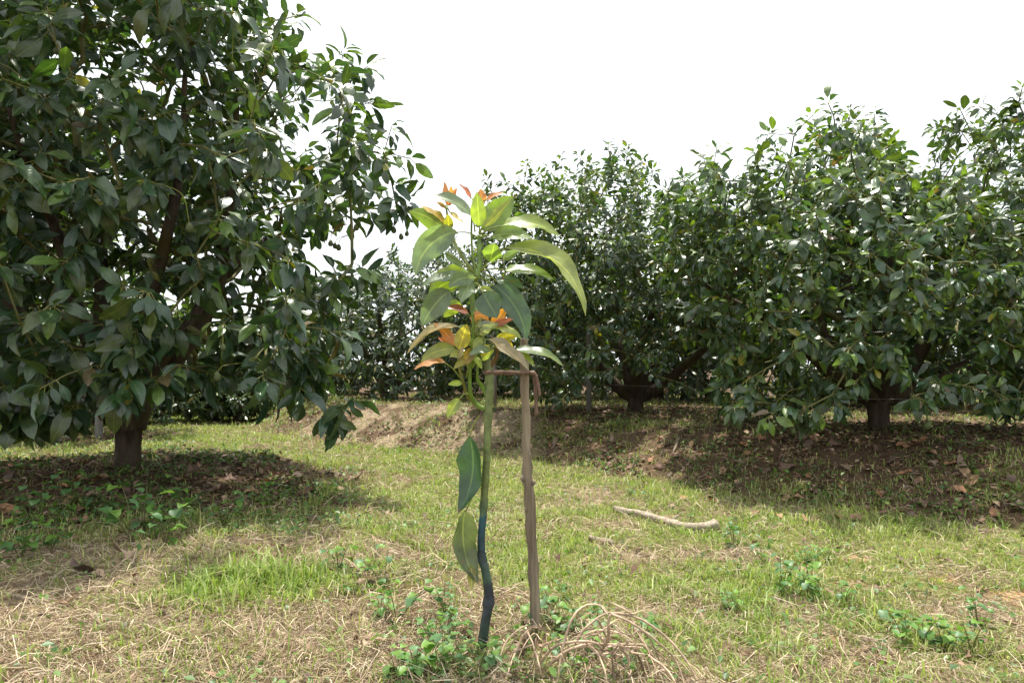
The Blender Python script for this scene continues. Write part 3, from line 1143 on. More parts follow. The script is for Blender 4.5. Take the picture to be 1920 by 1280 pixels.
xd = [P(x, y, d) for (x, y, d) in ((1800, 205, 5.5), (1835, 200, 5.4), (1910, 195, 5.2), (1760, 235, 5.6), (1870, 215, 5.3), (1785, 240, 5.5))]
polyD = [(1700, 360), (1740, 290), (1800, 230), (1900, 220), (2200, 90), (3200, 90), (3200, 900), (1900, 820), (1830, 700), (1790, 500)]
build_tree('avocado tree cut by the right edge of the picture', tree_base('edge'), 43, (5.5, 5.9, 2.25), (2.05, 1.7, 1.95), 820,
           [(0, .13), (.06, .10), (.2, .095), (.36, .115), (.48, .15)],
           [(R(20), R(45), 2.2, .085), (R(100), R(55), 2.3, .085), (R(175), R(38), 2.2, .085), (R(-95), R(55), 2.2, .08), (R(-140), R(28), 1.7, .06)],
           leaf_len=(.09, .175), nleaf=(9, 14), extra_tips=xd, poly=polyD, spacing=.11, min_z=.25, new_growth=1.1, fruit_auto=8, gain=np.array([.98, 1.14, 1.05]))

polyE = [(560, 640), (620, 570), (660, 545), (700, 500), (740, 482), (790, 490), (840, 430), (1000, 420), (1050, 500), (1050, 790), (560, 790)]
build_tree('avocado tree on the bank between the left tree and the sapling', tree_base('third'), 53, (-2.2, 12.4, 1.95), (2.2, 1.9, 1.75), 950,
           [(0, .19), (.08, .16), (.3, .16), (.45, .19)],
           [(R(10), R(40), 2.0, .08), (R(80), R(55), 2.2, .08), (R(170), R(40), 2.0, .08), (R(-95), R(55), 2.0, .08)],
           leaf_len=(.10, .18), nleaf=(8, 12), poly=polyE, spacing=.1, min_z=.12, lite=True, new_growth=.7, singles=120, gain=np.array([.72, .86, .8]))

build_tree('avocado tree with dark trunk seen under the left tree', tree_base('behind'), 61, (-6.2, 9.5, 2.3), (2.0, 1.9, 1.9), 420,
           [(0, .17), (.08, .14), (.3, .13), (.5, .15), (.6, .17)],
           [(R(10), R(45), 2.2, .08), (R(100), R(50), 2.2, .08), (R(190), R(45), 2.2, .08), (R(-80), R(55), 2.2, .08)],
           leaf_len=(.15, .22), spacing=.12, min_z=.62, lite=True, new_growth=.3, singles=60)
build_tree('avocado tree whose leaning trunk is cut by the left edge', tree_base('west'), 67, (-5.6, 5.2, 2.3), (1.7, 1.5, 1.9), 300,
           [(0, .14), (.08, .115), (.3, .105), (.5, .12), (.6, .13)],
           [(R(20), R(55), 2.0, .07), (R(100), R(50), 2.2, .07), (R(190), R(45), 2.2, .07), (R(-80), R(55), 2.0, .07)],
           leaf_len=(.16, .24), spacing=.13, min_z=.7, singles=40, new_growth=.3)

# orchard rows further back -------------------------------------------------
far_spots = [(-4.75, 11.9, 1.05, 'smallest far tree with a bare forked stem at the end of the grassy lane'),
             (-5.35, 12.3, 1.25, 'small far tree left of the smallest one at the lane end'),
             (-6.1, 11.9, 1.45, 'low far tree midway between the left trunk and the lane end'),
             (-7.0, 11.6, 1.6, 'low far tree seen just right of the left trunk'),
             (-8.6, 12.2, 2.3, 'far orchard tree seen behind the left trunk'),
             (-10.5, 11.2, 2.6, 'far orchard tree seen at the left edge below the leaves'),
             (-7.6, 14.6, 2.5, 'far orchard tree standing behind the low far trees'),
             (-5.4, 16.2, 2.5, 'far orchard tree behind the lane end'),
             (-4.3, 15.2, 2.4, 'far orchard tree behind the low end of the bank'),
             (1.2, 14.2, 3.2, 'orchard tree in the row behind the stake'),
             (4.2, 12.2, 3.3, 'orchard tree in the row behind the tree with the stout forked trunk'),
             (7.2, 10.3, 3.3, 'orchard tree in the back row at the right edge'),
             (-1.5, 18.5, 3.0, 'farther orchard tree behind the bank tree'),
             (9.8, 8.0, 3.3, 'back row orchard tree past the right edge'),
             (2.7, 12.6, 2.9, 'back row orchard tree filling the gap right of the mid trunk'),
             (5.8, 10.2, 2.9, 'back row orchard tree filling the gap right of the stout forked trunk'),
             (-.3, 15.0, 2.6, 'back row orchard tree filling the gap left of the mid trunk'),
             (-17, 12.5, 2.8, 'orchard tree beyond the left edge')]
for q, (x, y, hgt, lab) in enumerate(far_spots):
    z = float(gz(x, y)) - .04
    rz = hgt * .56
    build_tree(lab, (x, y, z), 100 + q, (x, y, z + hgt * .45), (max(.6, hgt * .62), max(.6, hgt * .58), rz), int(190 + 80 * hgt),
               [(0, .12), (.1, .095), (.3, .09), (.4, .1)], [(R(20 + 40 * q), R(50), hgt * .6, .05), (R(140 + 40 * q), R(45), hgt * .6, .05), (R(260 + 40 * q), R(50), hgt * .6, .05)],
               leaf_len=(.10, .16) if hgt < 1.8 else (.16, .25), spacing=.08 if hgt < 1.8 else .13, min_z=.2 if hgt < 1.3 else .08, lite=True, new_growth=.75, sprigs=15, singles=0, group='orchard rows further back')

# ------------------------------------------------------------------ sapling
SB = hit(904, 1226)
DS = SB[1]
SPX = DS / FPX          # metres per photo pixel at the sapling
sap = thing('young_avocado_tree', 'staked young avocado sapling with orange new leaves and blue painted lower stem', 'sapling', tuple(SB))


def S(px, py, dy=0.0):
    return P(px, py, DS + dy) - SB


def crop(x, y):
    return 720 + x / 3.0476, 320 + y / 3.0476


def stem_material():
    m, t = new_mat('sapling_stem')
    l = t.links.new
    at = N(t, 'ShaderNodeTexCoord')
    sx = N(t, 'ShaderNodeSeparateXYZ')
    l(at.outputs['Object'], sx.inputs[0])
    nz = N(t, 'ShaderNodeTexNoise')
    nz.inputs['Scale'].default_value = 38
    nz.inputs['Detail'].default_value = 5
    l(at.outputs['Object'], nz.inputs['Vector'])
    ad = N(t, 'ShaderNodeMath', operation='MULTIPLY_ADD')
    l(nz.outputs['Fac'], ad.inputs[0])
    ad.inputs[1].default_value = .03
    l(sx.outputs[2], ad.inputs[2])
    mr = N(t, 'ShaderNodeMapRange')
    mr.inputs[1].default_value, mr.inputs[2].default_value = 0, 1.4
    l(ad.outputs[0], mr.inputs[0])
    rp = N(t, 'ShaderNodeValToRGB')
    cr = rp.color_ramp
    cr.elements[0].position = 0
    cr.elements[0].color = (.03, .05, .045, 1)
    cr.elements[1].position = 1
    cr.elements[1].color = (.12, .2, .04, 1)
    for p_, c in ((.065, (.03, .05, .042)), (.10, (.028, .034, .042)), (.155, (.02, .024, .034)), (.175, (.04, .085, .05)), (.215, (.03, .045, .045)), (.23, (.012, .022, .028)),
                  (.255, (.012, .05, .07)), (.311, (.012, .06, .075)), (.313, (.05, .09, .05)), (.36, (.11, .14, .04)), (.60, (.13, .17, .05)), (.66, (.09, .11, .04)), (.72, (.13, .2, .045))):
        e = cr.elements.new(p_)
        e.color = (*c, 1)
    l(mr.outputs[0], rp.inputs[0])
    hv = N(t, 'ShaderNodeMapRange')
    hv.inputs[1].default_value, hv.inputs[2].default_value = .3, .7
    hv.inputs[3].default_value, hv.inputs[4].default_value = .6, 1.4
    l(nz.outputs['Fac'], hv.inputs[0])
    sc = N(t, 'ShaderNodeVectorMath', operation='SCALE')
    l(rp.outputs[0], sc.inputs[0])
    l(hv.outputs[0], sc.inputs['Scale'])
    pr = N(t, 'ShaderNodeBsdfPrincipled')
    l(sc.outputs[0], pr.inputs['Base Color'])
    pr.inputs['Roughness'].default_value = .5
    bp = N(t, 'ShaderNodeBump')
    bp.inputs['Strength'].default_value = .5
    bp.inputs['Distance'].default_value = .004
    l(nz.outputs['Fac'], bp.inputs['Height'])
    l(bp.outputs[0], pr.inputs['Normal'])
    out = N(t, 'ShaderNodeOutputMaterial')
    l(pr.outputs[0], out.inputs[0])
    return m


M_STEM = stem_material()
stem_px = [(902, 1240, 13), (905, 1205, 12.5), (911, 1160, 11.5), (916, 1128, 12), (915, 1100, 11), (909, 1065, 10), (903, 1040, 8.5), (903, 1000, 8), (906, 960, 8), (910, 900, 8), (913, 840, 8.2), (915, 780, 8.5), (917, 735, 9), (917, 700, 9.5), (912, 675, 8.5),
           (903, 640, 7.5), (893, 600, 7), (885, 565, 6.5), (886, 540, 6), (893, 518, 5.8), (899, 500, 5.2), (899, 470, 4.6), (898, 440, 4)]
pts = catmull([S(a, b) for a, b, c in stem_px], 4)
rads = np.interp(np.linspace(0, len(stem_px) - 1, len(pts)), range(len(stem_px)), [min(c, 10.5) * .86 * SPX for a, b, c in stem_px])
mb = MB()
mb.tube(pts, rads, 14, (1, 1, 1), .10, 5)
obj('stem', mb.mesh('stem'), M_STEM, sap)


for (x, y, rr) in ((904, 1046, 1.10), (916, 1128, 1.16), (909, 905, 1.05), (914, 778, 1.12), (917, 735, 1.1), (890, 590, 1.2), (894, 517, 1.3), (899, 470, 1.2), (907, 950, 1.1)):
    c = S(x, y)
    i_ = int(np.argmin(np.abs(pts[:, 2] - c[2])))
    c = pts[i_]
    d_ = unit(pts[min(i_ + 1, len(pts) - 1)] - pts[max(i_ - 1, 0)])
    V, Q, caps = tube_arrays([c - d_ * .022, c - d_ * .008, c + d_ * .006, c + d_ * .020], np.array([.95, rr, rr * .98, .95]) * rads[i_], 12, .22, 4)
    obj('node_ring', fast_mesh('node_ring', V, [Q]), M_STEM, sap)


def shoot(pxs, r0, r1, col, name='shoot'):
    pt = catmull([S(*q) for q in pxs], 6)
    V, Q, caps = tube_arrays(pt, np.linspace(r0, r1, len(pt)), 9, .08, 3)
    return obj(name, fast_mesh(name, V, [Q] + caps, np.repeat(np.array(col)[None], len(V), 0)), M_WEED, sap)


GRN = (.16, .25, .04)
shoot([(917, 690), (927, 675), (932, 662), (930, 645, -.02), (922, 632, -.03)], .008, .004, (.15, .09, .04), 'side_shoot')
shoot([(915, 767), (900, 763), (889, 752), (882, 735, -.02), (881, 700, -.03), (885, 660, -.04), (888, 620, -.05), (886, 585, -.05)], .0075, .0045, GRN, 'side_shoot')
shoot([(914, 745), (904, 725), (896, 712, -.02), (895, 695, -.03), (897, 672, -.03), (908, 655, -.03)], .0068, .003, GRN, 'side_shoot')
shoot([(891, 757), (878, 744), (868, 715, -.03), (861, 690, -.04), (858, 660, -.05)], .006, .0035, (.2, .2, .05), 'side_shoot')
shoot([(893, 517), (880, 500, -.01), (862, 475, .01), (848, 440, .03), (840, 410, .04), (836, 385, .05)], .0045, .003, (.2, .24, .06), 'side_shoot')
shoot([(893, 517), (886, 480, .02), (884, 440, .04), (885, 400, .05), (888, 372, .06)], .004, .003, (.18, .24, .06), 'side_shoot')


def sap_leaf(b, t, wpx, col, arch=0., db=0., dt=0., attach=None, ratio=.42, tip=.35, curl=.12, sh=1.0, seed=0, name='leaf', fold=.28):
    """one leaf from photo pixels: base, tip, apparent width; db/dt are depth offsets in metres"""
    r = np.random.default_rng(seed + 1000)
    B, T = S(b[0], b[1], db), S(t[0], t[1], dt)
    ln = math.hypot(t[0] - b[0], t[1] - b[1])
    ax = T - B
    per = np.array([-ax[2], 0, ax[0]])
    per = per / (np.linalg.norm(per) + 1e-9)
    if per[2] < 0:
        per = -per
    C = (B + T) / 2 + per * arch * SPX * 2
    n, m = 11, 7
    W = max(wpx * SPX, min(ratio * np.linalg.norm(ax), wpx * SPX * 2.2))
    roll = math.acos(min(1, wpx * SPX / W))
    V, UV = [], []
    sg = None
    for k in range(n):
        s = k / (n - 1)
        c = (1 - s) ** 2 * B + 2 * s * (1 - s) * C + s * s * T
        tg = 2 * (1 - s) * (C - B) + 2 * s * (T - C)
        tg = tg / np.linalg.norm(tg)
        view = unit(c + SB - np.array([0, 0, CZ]))
        side = unit(np.cross(tg, view))            # lies across the leaf in the picture
        away = np.cross(side, tg)
        if sg is None:
            t0 = unit(T - B)
            s0 = np.cross(t0, view)
            sg = 1 if s0[2] >= 0 else -1
            n0 = np.cross(s0 * math.cos(roll) + np.cross(s0, t0) * math.sin(roll) * sg, t0)
            sn = 1 if n0[2] >= 0 else -1
        sv = side * math.cos(roll) + away * math.sin(roll) * sg
        nv = np.cross(sv, tg) * sn
        hw = W * .5 * (math.sin(PI * min(1, s ** .78)) ** .75 * (1 - .10 * s)) * sh * 1.02 if 0 < s < 1 else .0008
        for q in range(m):
            u = -1 + 2 * q / (m - 1)
            wv = math.sin(s * 9 + seed) * .16 * abs(u) ** 2 + math.sin(s * 17 + seed * 2 + u * 2) * .09 * abs(u)
            V.append(c + sv * u * hw + nv * hw * (fold * abs(u) ** 1.5 + wv - curl * s * s * abs(u)))
            UV.append((.5 + .5 * u, s))
    i, j = np.meshgrid(np.arange(n - 1), np.arange(m - 1), indexing='ij')
    Q = np.stack([i * m + j, i * m + j + 1, (i + 1) * m + j + 1, (i + 1) * m + j], -1).reshape(-1, 4)
    cc = np.repeat(np.array(col, float)[None], len(V), 0)
    cc = cc * (1 + .12 * r.normal(size=(1, 1)))
    o = obj(name, fast_mesh(name, V, [Q], cc, UV), M_SAPLEAF, sap)
    if attach is not None:
        A = S(*attach)
        md = (A + B) / 2 + np.array([0, 0, .006])
        Vp, Qp, cp = tube_arrays(catmull([A, md, B + (T - B) * .03], 4), np.linspace(.0026, .0018, 9), 6)
        p = obj('petiole', fast_mesh('petiole', Vp, [Qp] + cp, np.repeat(np.array([[.24, .28, .06]]), len(Vp), 0)), M_WEED)
        p.parent = o
    return o


ORG, RED, YEL = (.58, .235, .085), (.52, .16, .075), (.43, .37, .06)
LIM, MID, OLV = (.27, .35, .065), (.17, .25, .06), (.22, .26, .07)
GLA, DRK, PNK = (.15, .21, .13), (.06, .11, .06), (.30, .24, .17)
LV = [  # base, tip (crop pixels), width, colour, arch, depth base, depth tip, attach
    ((360, 205), (345, 62), 42, ORG, 0, .05, .06, (355, 215)), ((368, 200), (385, 85), 40, ORG, 0, .05, .03, (355, 215)), ((375, 200), (415, 98), 38, ORG, 0, .05, .05, (355, 215)),
    ((495, 158), (428, 74), 26, RED, 6, .06, .07, (512, 180)), ((560, 190), (552, 105), 66, ORG, 0, .08, .08, (515, 200)), ((590, 170), (682, 124), 30, ORG, 8, .08, .09, (515, 200)),
    ((545, 318), (530, 122), 92, LIM, 0, -.02, -.03, (545, 365)), ((560, 340), (738, 146), 165, MID, 0, .03, .06, (545, 370)), ((570, 325), (722, 162), 48, (.26, .29, .04), -8, -.03, -.05, (545, 365)),
    ((505, 262), (243, 150), 62, GLA, 34, 0, -.03, (520, 350)), ((352, 346), (142, 232), 118, MID, 22, .02, .03, (420, 360)), ((345, 300), (212, 203), 36, (.45, .3, .04), 10, .0, .0, (372, 330)),
    ((372, 342), (364, 248), 58, (.28, .27, .04), 0, .0, -.02, (380, 390)), ((372, 235), (455, 300), 24, (.36, .28, .05), 0, .02, .0, (355, 215)), ((350, 215), (300, 180), 24, (.42, .26, .06), 4, .05, .05, (355, 220)),
    ((680, 312), (1006, 372), 78, LIM, 38, .0, .02, (548, 366)), ((615, 380), (842, 388), 82, MID, 24, -.03, -.08, (548, 380)), ((688, 440), (1152, 830), 92, OLV, 132, -.02, -.03, (560, 500)),
    ((415, 345), (180, 598), 160, GLA, 55, -.04, -.08, (545, 385)), ((606, 522), (632, 416), 116, MID, 0, -.06, -.10, (556, 575)), ((680, 512), (772, 462), 54, GLA, 8, .03, .05, (560, 560)),
    ((690, 570), (972, 622), 58, MID, 22, -.02, -.03, (560, 572)), ((640, 632), (802, 676), 62, DRK, 20, .02, .02, (556, 585)), ((545, 672), (628, 690), 32, OLV, 4, .02, .02, (530, 640)),
    ((478, 588), (262, 622), 76, LIM, 22, .02, .03, (525, 615)), ((450, 618), (258, 742), 124, (.19, .27, .04), 34, .03, .03, (525, 620)), ((440, 600), (212, 668), 54, GLA, 20, -.02, -.06, (530, 600)),
    ((520, 618), (372, 668), 92, GLA, 26, -.05, -.09, (530, 625)), ((508, 632), (440, 752), 90, GLA, 10, -.03, -.07, (528, 630)), ((378, 682), (218, 892), 138, GLA, 18, -.05, -.07, (520, 650)),
    ((440, 752), (342, 838), 86, LIM, 10, .03, .03, (508, 700)), ((566, 700), (648, 842), 148, (.08, .14, .08), 0, -.08, -.11, (520, 640)), ((630, 655), (812, 968), 138, (.06, .11, .075), 42, -.03, -.03, (532, 610)),
    ((345, 470), (450, 555), 44, GLA, 0, -.02, .0, (500, 575)), ((390, 400), (475, 545), 20, OLV, 0, .0, .0, None),
    ((482, 815), (342, 774), 40, (.33, .10, .05), 6, -.02, -.02, (505, 870)), ((500, 868), (602, 858), 56, ORG, 38, -.05, -.05, (510, 890)), ((612, 885), (706, 778), 62, (.55, .22, .04), 0, -.03, -.02, (560, 960)),
    ((622, 896), (738, 850), 42, RED, 8, -.05, -.05, (560, 960)), ((402, 1002), (288, 868), 62, ORG, 10, -.05, -.04, (425, 1080)), ((388, 1004), (308, 952), 36, RED, 4, -.04, -.03, (425, 1080)),
    ((428, 1022), (474, 876), 92, YEL, 0, -.07, -.08, (432, 1090)), ((425, 888), (132, 1048), 42, (.24, .20, .09), 48, -.05, -.06, (505, 905)), ((412, 1022), (212, 1092), 82, (.22, .26, .06), 26, -.06, -.08, (435, 1070)),
    ((350, 1095), (172, 1136), 34, (.50, .22, .09), 16, -.05, -.06, (440, 1190)), ((445, 1105), (522, 1002), 72, (.40, .26, .05), 0, -.05, -.04, (440, 1150)), ((485, 1140), (546, 985), 56, OLV, 0, -.03, -.03, (470, 1180)),
    ((612, 1022), (484, 1056), 46, GLA, 12, -.08, -.10, (640, 1010)), ((635, 982), (778, 938), 62, YEL, 12, -.03, -.02, (600, 1010)), ((664, 985), (738, 1020), 52, (.5, .38, .03), 12, -.02, -.01, (620, 1010)),
    ((588, 902), (786, 966), 44, OLV, 30, -.06, -.06, (520, 900)), ((598, 962), (828, 1142), 62, PNK, 16, -.09, -.12, (560, 985)), ((742, 1026), (1028, 1118), 46, (.11, .16, .05), 32, -.01, -.02, (640, 1020)),
    ((735, 1045), (862, 1118), 40, OLV, 16, -.01, -.02, (640, 1030)), ((530, 895), (645, 878), 50, (.16, .18, .13), 6, -.08, -.10, (508, 905)), ((446, 1216), (366, 1222), 36, LIM, 6, -.04, -.05, (462, 1235)),
    ((560, 1085), (632, 1018), 44, OLV, 6, -.03, -.03, (545, 1110)), ((420, 1075), (452, 1000), 26, PNK, 0, -.08, -.10, (430, 1100)), ((500, 930), (560, 840), 40, (.2, .22, .06), 0, -.05, -.06, (508, 950)),
    ((470, 1080), (400, 1132), 40, (.35, .33, .08), 6, -.05, -.07, (440, 1140)), ((520, 1060), (560, 1132), 36, LIM, 0, -.05, -.07, (545, 1020)), ((600, 1000), (558, 1062), 50, YEL, 4, -.06, -.08, (600, 1010)),
    ((455, 1050), (376, 1062), 50, (.30, .33, .09), 10, -.07, -.09, (440, 1090)), ((560, 960), (508, 1014), 50, OLV, 4, -.06, -.09, (560, 985)), ((530, 1000), (468, 958), 44, LIM, 0, -.05, -.06, (520, 1040)),
    ((545, 935), (615, 905), 44, (.2, .22, .15), 6, -.08, -.12, (515, 950)),
]
for q, (b, t, wd, colr, arch, db, dt, atc) in enumerate(LV):
    sap_leaf(crop(*b), crop(*t), wd / 3.0476, colr, arch / 3.0476, db, dt, (*crop(*atc), db * .5) if atc else None, seed=q)
sap_leaf((862, 747), (839, 785), 22, OLV, 2, -.03, -.04, (878, 738, -.02), seed=80)
sap_leaf((880, 816), (859, 962), 46, (.035, .075, .045), -16, -.01, -.03, (899, 778, 0), seed=81, fold=.35)
sap_leaf((872, 955), (897, 1094), 46, (.10, .125, .075), -14, -.02, -.02, (906, 902, 0), seed=82, fold=.3)
sap_leaf((884, 1060), (884, 1106), 16, (.33, .31, .14), 0, -.02, -.03, (897, 1085, -.01), seed=83)

# ------------------------------------------------------------------ stake and tie
KB = hit(1006, 1184)
DK = KB[1]
KPX = DK / FPX
stake_px = [(1007, 1200, 13), (1005, 1150, 12.5), (1001, 1090, 12), (998, 1040, 11.5), (996, 1000, 11.5), (994, 960, 11.5), (992, 925, 12.5), (989, 900, 13), (989, 870, 11), (987, 830, 10.5), (986, 780, 10.5), (984, 730, 10), (983, 690, 10), (983, 655, 10), (984, 634, 9.5)]
pts = catmull([P(a, b, DK) - KB for a, b, c in stake_px], 4)
rads = np.interp(np.linspace(0, len(stake_px) - 1, len(pts)), range(len(stake_px)), [c * .78 * KPX for a, b, c in stake_px])
stake = thing('wooden_stake', 'weathered wooden stake standing beside the sapling', 'stake', tuple(KB))
mb = MB()
mb.tube(pts, rads, 16, (1, 1, 1), .30, 9)
obj('pole', mb.mesh('pole'), M_STAKE, stake)
for (x, y, s) in ((981, 897, 1), (1000, 905, .8), (987, 955, .7), (999, 1040, .8), (988, 768, .7), (1002, 1108, .7)):
    c = P(x, y, DK - .008) - KB
    V, Q, caps = tube_arrays([c + np.array([0, .012, -.012 * s]), c + np.array([0, -.002, 0]), c + np.array([0, .004, .014 * s])], np.array([.004, .011, .004]) * s, 8, .2, 2)
    obj('knot', fast_mesh('knot', V, [Q] + caps), M_STAKE, stake)

# the tie: flat strap round stem and stake, knotted, ends hanging
M_TIE = bark_material('brown_strap', (.10, .06, .045), (.22, .14, .11), 60, rough=.6, stretch=.3, bump=.3)
TB = P(990, 700, DK - .03)
tie = thing('tie_strap', 'brown flat strap tying the sapling stem to the stake', 'tie', tuple(TB))


def ribbon(pts, wid, thick, name, seed=0):
    pts = catmull(pts, 6) - TB
    tg = unit(np.gradient(pts, axis=0))
    wv = np.repeat(np.array([[0, 0, 1.]]), len(pts), 0)
    wv = np.where(np.abs(tg[:, 2:3]) > .7, np.array([[1., .25, 0]]), wv)
    wv = unit(wv - tg * (wv * tg).sum(1)[:, None])
    nv = np.cross(tg, wv)
    n = len(pts)
    wob = 1 + .15 * np.sin(np.arange(n) * 1.7 + seed)
    ring = [pts + wv * wid * wob[:, None] * a + nv * thick * b for a, b in ((-.5, -.5), (.5, -.5), (.5, .5), (-.5, .5))]
    V = np.stack(ring, 1).reshape(-1, 3)
    i, j = np.meshgrid(np.arange(n - 1), np.arange(4), indexing='ij')
    j2 = (j + 1) % 4
    Q = np.stack([i * 4 + j, i * 4 + j2, (i + 1) * 4 + j2, (i + 1) * 4 + j], -1).reshape(-1, 4)
    return obj(name, fast_mesh(name, V, [Q, np.array([[0, 1, 2, 3]]), np.array([[4 * n - 4, 4 * n - 3, 4 * n - 2, 4 * n - 1]])], smooth=False), M_TIE, tie)


rs = .019
sc_ = P(917, 699, DS)
kc_ = P(984, 699, DK)
loop = [kc_ + np.array([.0, -rs, .0]), (kc_ + sc_) / 2 + np.array([0, -.016, .003]), sc_ + np.array([0, -rs, .002]), sc_ + np.array([-rs, 0, .001]), sc_ + np.array([0, rs, 0]), (kc_ + sc_) / 2 + np.array([0, .012, -.002]),
        kc_ + np.array([0, rs, 0]), kc_ + np.array([rs, 0, 0]), kc_ + np.array([.001, -rs - .002, -.001])]
ribbon(loop, .011, .002, 'loop')
ribbon([P(x, y, DK - .025 + .004 * k) for k, (x, y) in enumerate(((998, 697), (1002, 705), (1004, 730), (1005, 755), (1006, 778)))], .012, .002, 'loose_end', 1)
ribbon([P(x, y, DK - .03 + .002 * k) for k, (x, y) in enumerate(((999, 697), (1005, 703), (1008, 715), (1011, 730), (1012, 742)))], .009, .002, 'loose_end', 2)
V, Q, caps = tube_arrays(np.array([P(994, 697, DK - .02), P(999, 699, DK - .03), P(1003, 701, DK - .02)]) - TB, [.005, .010, .005], 8, .3, 4)
obj('knot', fast_mesh('knot', V, [Q] + caps), M_TIE, tie)

# ------------------------------------------------------------------ dry vine clump
M_VINE = attr_material('dry_vine', rough=.7, spec=.25, noise=.35, nscale=45)
VB = hit(1110, 1262)
vine = thing('dry_vine_clump', 'heap of dry tan arching vine stems in front of the stake', 'dead vines', tuple(VB))
DV = VB[1]
vine_px = [
    ([(960, 1330), (1000, 1262), (1035, 1215), (1070, 1203), (1110, 1203), (1128, 1215)], 3.2), ([(955, 1345), (1010, 1270), (1060, 1222), (1100, 1208), (1140, 1207), (1205, 1208)], 3.4),
    ([(1128, 1218), (1140, 1195), (1143, 1155), (1165, 1150), (1200, 1160), (1245, 1190), (1285, 1235), (1318, 1300)], 3.0), ([(1043, 1300), (1055, 1215), (1075, 1155), (1100, 1134), (1125, 1135), (1140, 1152)], 2.2),
    ([(1078, 1205), (1100, 1175), (1130, 1152), (1150, 1148)], 2.6), ([(1120, 1160), (1140, 1200), (1155, 1235), (1165, 1300)], 2.0), ([(1140, 1212), (1165, 1210), (1185, 1222), (1210, 1226)], 2.0),
    ([(1095, 1200), (1120, 1225), (1135, 1262), (1140, 1310)], 2.0), ([(985, 1175), (1000, 1210), (1008, 1260), (1016, 1320)], 1.8), ([(940, 1300), (965, 1225), (985, 1185), (1000, 1175), (1018, 1180), (1030, 1192)], 2.0),
    ([(920, 1300), (945, 1210), (975, 1178), (990, 1172)], 1.8), ([(1052, 1225), (1068, 1260), (1085, 1310)], 1.5), ([(1160, 1205), (1180, 1240), (1185, 1310)], 3.2), ([(1205, 1208), (1230, 1235), (1270, 1270), (1300, 1310)], 2.2),
    ([(1180, 1150), (1195, 1185), (1215, 1215), (1225, 1226)], 1.6), ([(1145, 1150), (1180, 1165), (1230, 1200), (1268, 1240), (1290, 1310)], 2.4), ([(1215, 1228), (1250, 1255), (1275, 1300)], 2.6),
    ([(1010, 1300), (1030, 1268), (1045, 1262), (1075, 1245), (1098, 1240)], 1.8), ([(1080, 1215), (1070, 1250), (1062, 1310)], 1.6), ([(1120, 1228), (1150, 1222), (1175, 1212), (1203, 1213)], 2.0),
    ([(960, 1222), (985, 1213), (1000, 1208)], 2.2), ([(1035, 1300), (1052, 1255), (1068, 1212)], 2.0), ([(1148, 1130), (1172, 1142), (1185, 1150), (1205, 1143)], 1.6), ([(1110, 1270), (1150, 1262), (1170, 1240), (1195, 1225)], 1.4),
    ([(1000, 1320), (1040, 1290), (1110, 1275), (1180, 1285), (1240, 1310)], 2.6), ([(1190, 1215), (1210, 1260), (1235, 1310)], 2.0), ([(1155, 1300), (1150, 1255), (1148, 1225), (1160, 1208)], 2.2)]
rv = np.random.default_rng(5)
for q in range(22):                      # thinner strands trailing out of the heap
    x0, y0 = rv.uniform(1000, 1230), rv.uniform(1160, 1225)
    dx = rv.normal(0, 55) + (x0 - 1110) * .35
    vine_px.append(([(x0 - dx * .35, y0 + 12), (x0, y0), (x0 + dx * .5, y0 + rv.uniform(8, 30)), (x0 + dx * .9, y0 + rv.uniform(45, 75)), (x0 + dx * 1.15 + rv.normal(0, 8), y0 + rv.uniform(95, 125))], rv.uniform(.9, 1.7)))
for q, (pp, wd) in enumerate(vine_px):
    pt = []
    dofs = rv.uniform(-.16, -.02)
    for k, (x, y) in enumerate(pp):
        p = P(x, y, DV + dofs + .03 * math.sin(k * 1.3 + q))
        g = float(gz(p[0], p[1])) + .004
        if p[2] < g:
            p = hit(x, min(y, 1500)) + np.array([0, 0, .005])
        pt.append(p)
    pt = catmull(pt, 6) - VB
    pt += rv.normal(0, .0004, pt.shape)
    V, Q, caps = tube_arrays(pt, wd * .88 * DV / FPX * np.linspace(1.1, .7, len(pt)), 7, .06, q)
    tan = np.array([.44, .325, .225]) * rv.uniform(.5, 1.4)
    obj('vine_stem', fast_mesh('vine_stem', V, [Q] + caps, np.repeat(tan[None], len(V), 0)), M_VINE, vine)

# ------------------------------------------------------------------ fallen branches
def fallen(label, px, rad, seed, mat=M_DEADWOOD, knob=True):
    p = [hit(x, y) for x, y in px]
    base = p[0].copy()
    pts = catmull([q + np.array([0, 0, rad * .75]) for q in p], 6)
    pts[:, 2] = np.maximum(pts[:, 2], gz(pts[:, 0], pts[:, 1]) + rad * .5)
    n = len(pts)
    rr = rad * (1 + .25 * np.sin(np.arange(n) * .7 + seed) * .5) * np.linspace(.85, 1.1, n)
    t = thing('fallen_branch', label, 'branch', tuple(base), None)
    V, Q, caps = tube_arrays(pts - base, rr, 10, .2, seed)
    obj('wood', fast_mesh('wood', V, [Q] + caps), mat, t)
    if knob:
        k = pts[n // 2] - base
        V, Q, caps = tube_arrays([k, k + np.array([.03, -.02, .03]), k + np.array([.05, -.03, .045])], [rad * .5, rad * .35, rad * .2], 7, .1, 1)
        obj('side_stub', fast_mesh('side_stub', V, [Q] + caps), mat, t)
    return t


